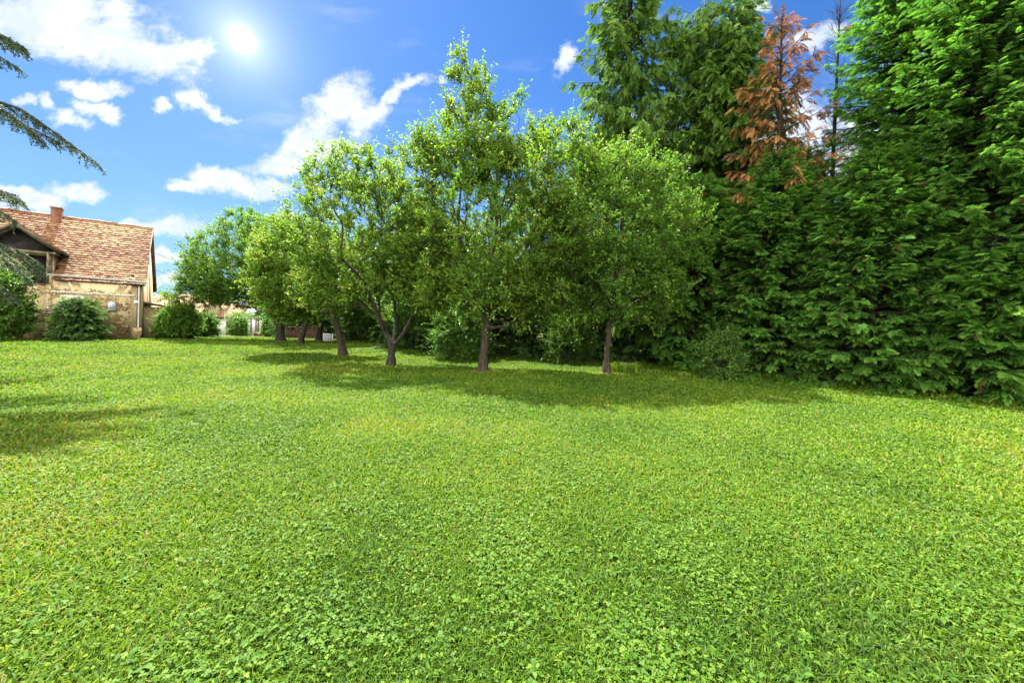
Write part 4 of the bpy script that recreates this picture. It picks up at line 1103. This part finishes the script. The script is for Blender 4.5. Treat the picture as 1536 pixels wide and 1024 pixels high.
def stone_pillar():
    p = np.array([W(286.5, 27.6), 27.6]); r = np.random.default_rng(121)
    m = MB()
    for k in range(9):
        for j in range(2):
            a = r.normal(0, .02); m.box((-.22 + .22 * j + r.normal(0, .008), -.2 + r.normal(0, .015), k * .135), (.212, a * .1, 0), (0, .4, 0), (0, 0, .128))
    m.bx(-.19, .19, -.17, .17, 0, 1.2)
    root = thing('stone_pillar', (*p, float(gz(*p)) - .03), 'stub of rubble stone wall beside the dark bush', 'pillar')
    m.build('masonry', M['stone'], root); c = MB(); c.bx(-.26, .26, -.24, .24, 1.216, 1.27); c.build('cap_stone', M['stone'], root)


stone_pillar()


def far_barn(name, label, px0, px1, depth, eave, ridge, deep, door_px=None, mat='white', seed=1):
    r = np.random.default_rng(seed); x0, x1 = W(px0, depth), W(px1, depth); xc = (x0 + x1) / 2; gzv = float(gz(xc, depth)) - .05; Lx = x1 - x0
    root = thing(name, (x0, depth, gzv), label, 'barn'); w = MB(); e = eave - gzv; rg = ridge - gzv
    if door_px:
        d0, d1 = W(door_px[0], depth) - x0, W(door_px[1], depth) - x0; dh = 1.75
        w.bx(0, d0, 0, .3, 0, e); w.bx(d1, Lx, 0, .3, 0, e); w.bx(d0, d1, 0, .3, dh, e)
        d = MB(); d.bx(d0 + .06, d1 - .06, .16, .21, 0, dh - .06); do = d.build('door', M['door'], root); f = MB(); f.bx(d0, d0 + .06, .08, .22, 0, dh); f.bx(d1 - .06, d1, .08, .22, 0, dh); f.bx(d0 + .06, d1 - .06, .08, .22, dh - .06, dh - .001); f.build('frame', M['timber'], do)
    else: w.bx(0, Lx, 0, .3, 0, e)
    w.bx(0, .3, .301, deep, 0, e); w.bx(Lx - .3, Lx, .301, deep, 0, e); w.bx(.301, Lx - .301, deep - .3, deep, 0, e)
    for xa in (0, Lx - .3): w.poly([(xa, 0, e), (xa, deep, e), (xa, deep / 2, rg - .15)], (.3, 0, 0))
    w.build('wall', M[mat], root)
    tl = MB(); u = np.array([0, deep / 2 + .35, rg - e]); ln = np.linalg.norm(u); u /= ln
    dk = MB(); dk.box((-.2, -.35, e - .06), (Lx + .4, 0, 0), u * ln, (0, 0, .05)); dk.box((-.2, deep + .35, e - .06), (Lx + .4, 0, 0), u * [1, -1, 1] * ln, (0, 0, .05)); ro = dk.build('roof', M['timber_dark'], root)
    slope_tiles(tl, (-.2, -.35, e), (1, 0, 0), u, Lx + .3, ln, r, 13, tw=.4); tl.build('front_tiles', M['tile_far'], ro)
    tl = MB(); slope_tiles(tl, (-.2, deep + .35, e), (1, 0, 0), u * [1, -1, 1], Lx + .3, ln, r, 10, tw=.5); tl.build('back_tiles', M['tile_far'], ro)


far_barn('far_barn', 'long low barn with a faded red tiled roof right behind the house gable', 205, 302, 46, 1.75, 4.35, 6, None, 'render', 131)
far_barn('far_barn', 'low white outbuilding with a brown door and tan tiled roof under the spreading tree', 296, 356, 48.5, 1.55, 3.4, 5, (338.5, 350.5), 'white', 132)


def pergola():
    d = 46.5; x0, x1 = W(368, d), W(384, d); g = float(gz(x0, d))
    root = thing('pergola', (x0, d, g), 'wooden pergola with leafy vine on top, beyond the spreading tree', 'pergola')
    for px_ in (0, .55, 1.15):
        for dy in (0, 2.2):
            m = MB(); m.bx(px_, px_ + .16, dy, dy + .16, 0, 2.0); m.build('post', M['timber'], root)
    m = MB(); m.bx(-2.2, 3.3, 0, .12, 2.003, 2.15); m.bx(-2.2, 3.3, 2.2, 2.32, 2.003, 2.15); m.build('beam', M['timber'], root)
    r = np.random.default_rng(141); n = 5200
    P = np.stack([r.uniform(-2.5, 3.6, n), r.uniform(-.5, 2.8, n), 2.2 + r.normal(0, .28, n) + .3 * r.random(n)], -1); P = P[fbm(P * .9 + 4, 3, 2) > .4]
    V, q, t = leaves_mesh(P, unit(r.normal(size=P.shape)), .17, r); build('vine', V, [q], M['leaf_bush'], root, tint=[t])


pergola()


def wall_piece(name, label, cat, px0, px1, depth, h, th, mat, cap=None):
    x0, x1 = W(px0, depth), W(px1, depth); g = float(gz((x0 + x1) / 2, depth)) - .04
    root = thing(name, (x0, depth, g), label, cat); m = MB(); L = x1 - x0; r = np.random.default_rng(int(px0))
    rows = max(2, int(h / .16)); 
    for k in range(rows):
        n = max(2, int(L / .38)); off = .5 * (k % 2) / n
        for j in range(n + (k % 2)):
            a = max(0, (j / n - off)) * L; b = min(1, ((j + 1) / n - off)) * L
            if b - a < .03: continue
            jt = r.uniform(0, .012); m.bx(a, b - .012, -jt, th + jt, k * h / rows, (k + 1) * h / rows - .012)
    m.bx(.02, L - .02, .01, th - .01, 0, h - .02); m.build('masonry', M[mat], root)
    c = MB(); c.bx(-.03, L + .03, -.04, th + .04, h - .01, h + .05); c.build('coping', M[cap or mat], root)


wall_piece('garden_wall', 'low brick wall in the sun beyond the forked trunk', 'wall', 381, 410, 44.5, .42, .3, 'old_brick', 'stone')
wall_piece('garden_wall', 'tall pale wall glimpsed behind the pergola', 'wall', 372, 424, 53, 1.75, .3, 'white', 'white')
wall_piece('garden_wall', 'dim reddish brick wall behind the far trunks', 'wall', 428, 476, 33, 1.0, .3, 'old_brick', 'old_brick')


def white_board():
    c = G(492, 511); root = thing('framed_board', (c[0], c[1], float(gz(*c)) - .02), 'white framed board standing upright on the grass between far trunks', 'board')
    m = MB(); m.bx(-.30, .30, 0, .03, .08, .52); m.build('panel', M['grey_metal'], root)
    f = MB(); f.bx(-.36, -.302, -.02, .05, 0, .58); f.bx(.302, .36, -.02, .05, 0, .58); f.bx(-.302, .302, -.02, .05, .522, .58); f.bx(-.302, .302, -.02, .05, .03, .078); f.build('frame', M['white'], root)


white_board()


def wires():
    p = np.array([HC[0] + D2[0] * 3.4 + .5, HC[1] + D2[1] * 3.4])
    pole = np.array([W(392, 60), 60.0]); g = float(gz(*pole))
    root = thing('utility_pole', (*pole, g), 'grey utility pole behind the spreading tree', 'pole'); m = MB(); m.tube([(0, 0, 0), (0, 0, 7.6)], [.14, .10], 10); m.build('shaft', M['timber'], root, True)
    m = MB(); m.bx(-.8, .8, -.05, .05, 7.0, 7.12); m.build('crossarm', M['timber'], root)
    for zz, ze, lb in ((5.95, 7.15, 'upper thin power line running from the house gable to the right'), (4.75, 5.6, 'lower thin power line running from the house gable to the right')):
        u = np.linspace(0, 1, 24)[:, None]; a = np.array([*p, zz]); b = np.array([pole[0], pole[1], ze + g]); P = a * (1 - u) + b * u; P[:, 2] -= 4 * .55 * (u * (1 - u))[:, 0]
        w = MB(); w.tube(P, [.014] * 24, 5); tag(w.build('power_line', M['dark']), lb, 'cable', 'power lines behind the house')


wires()
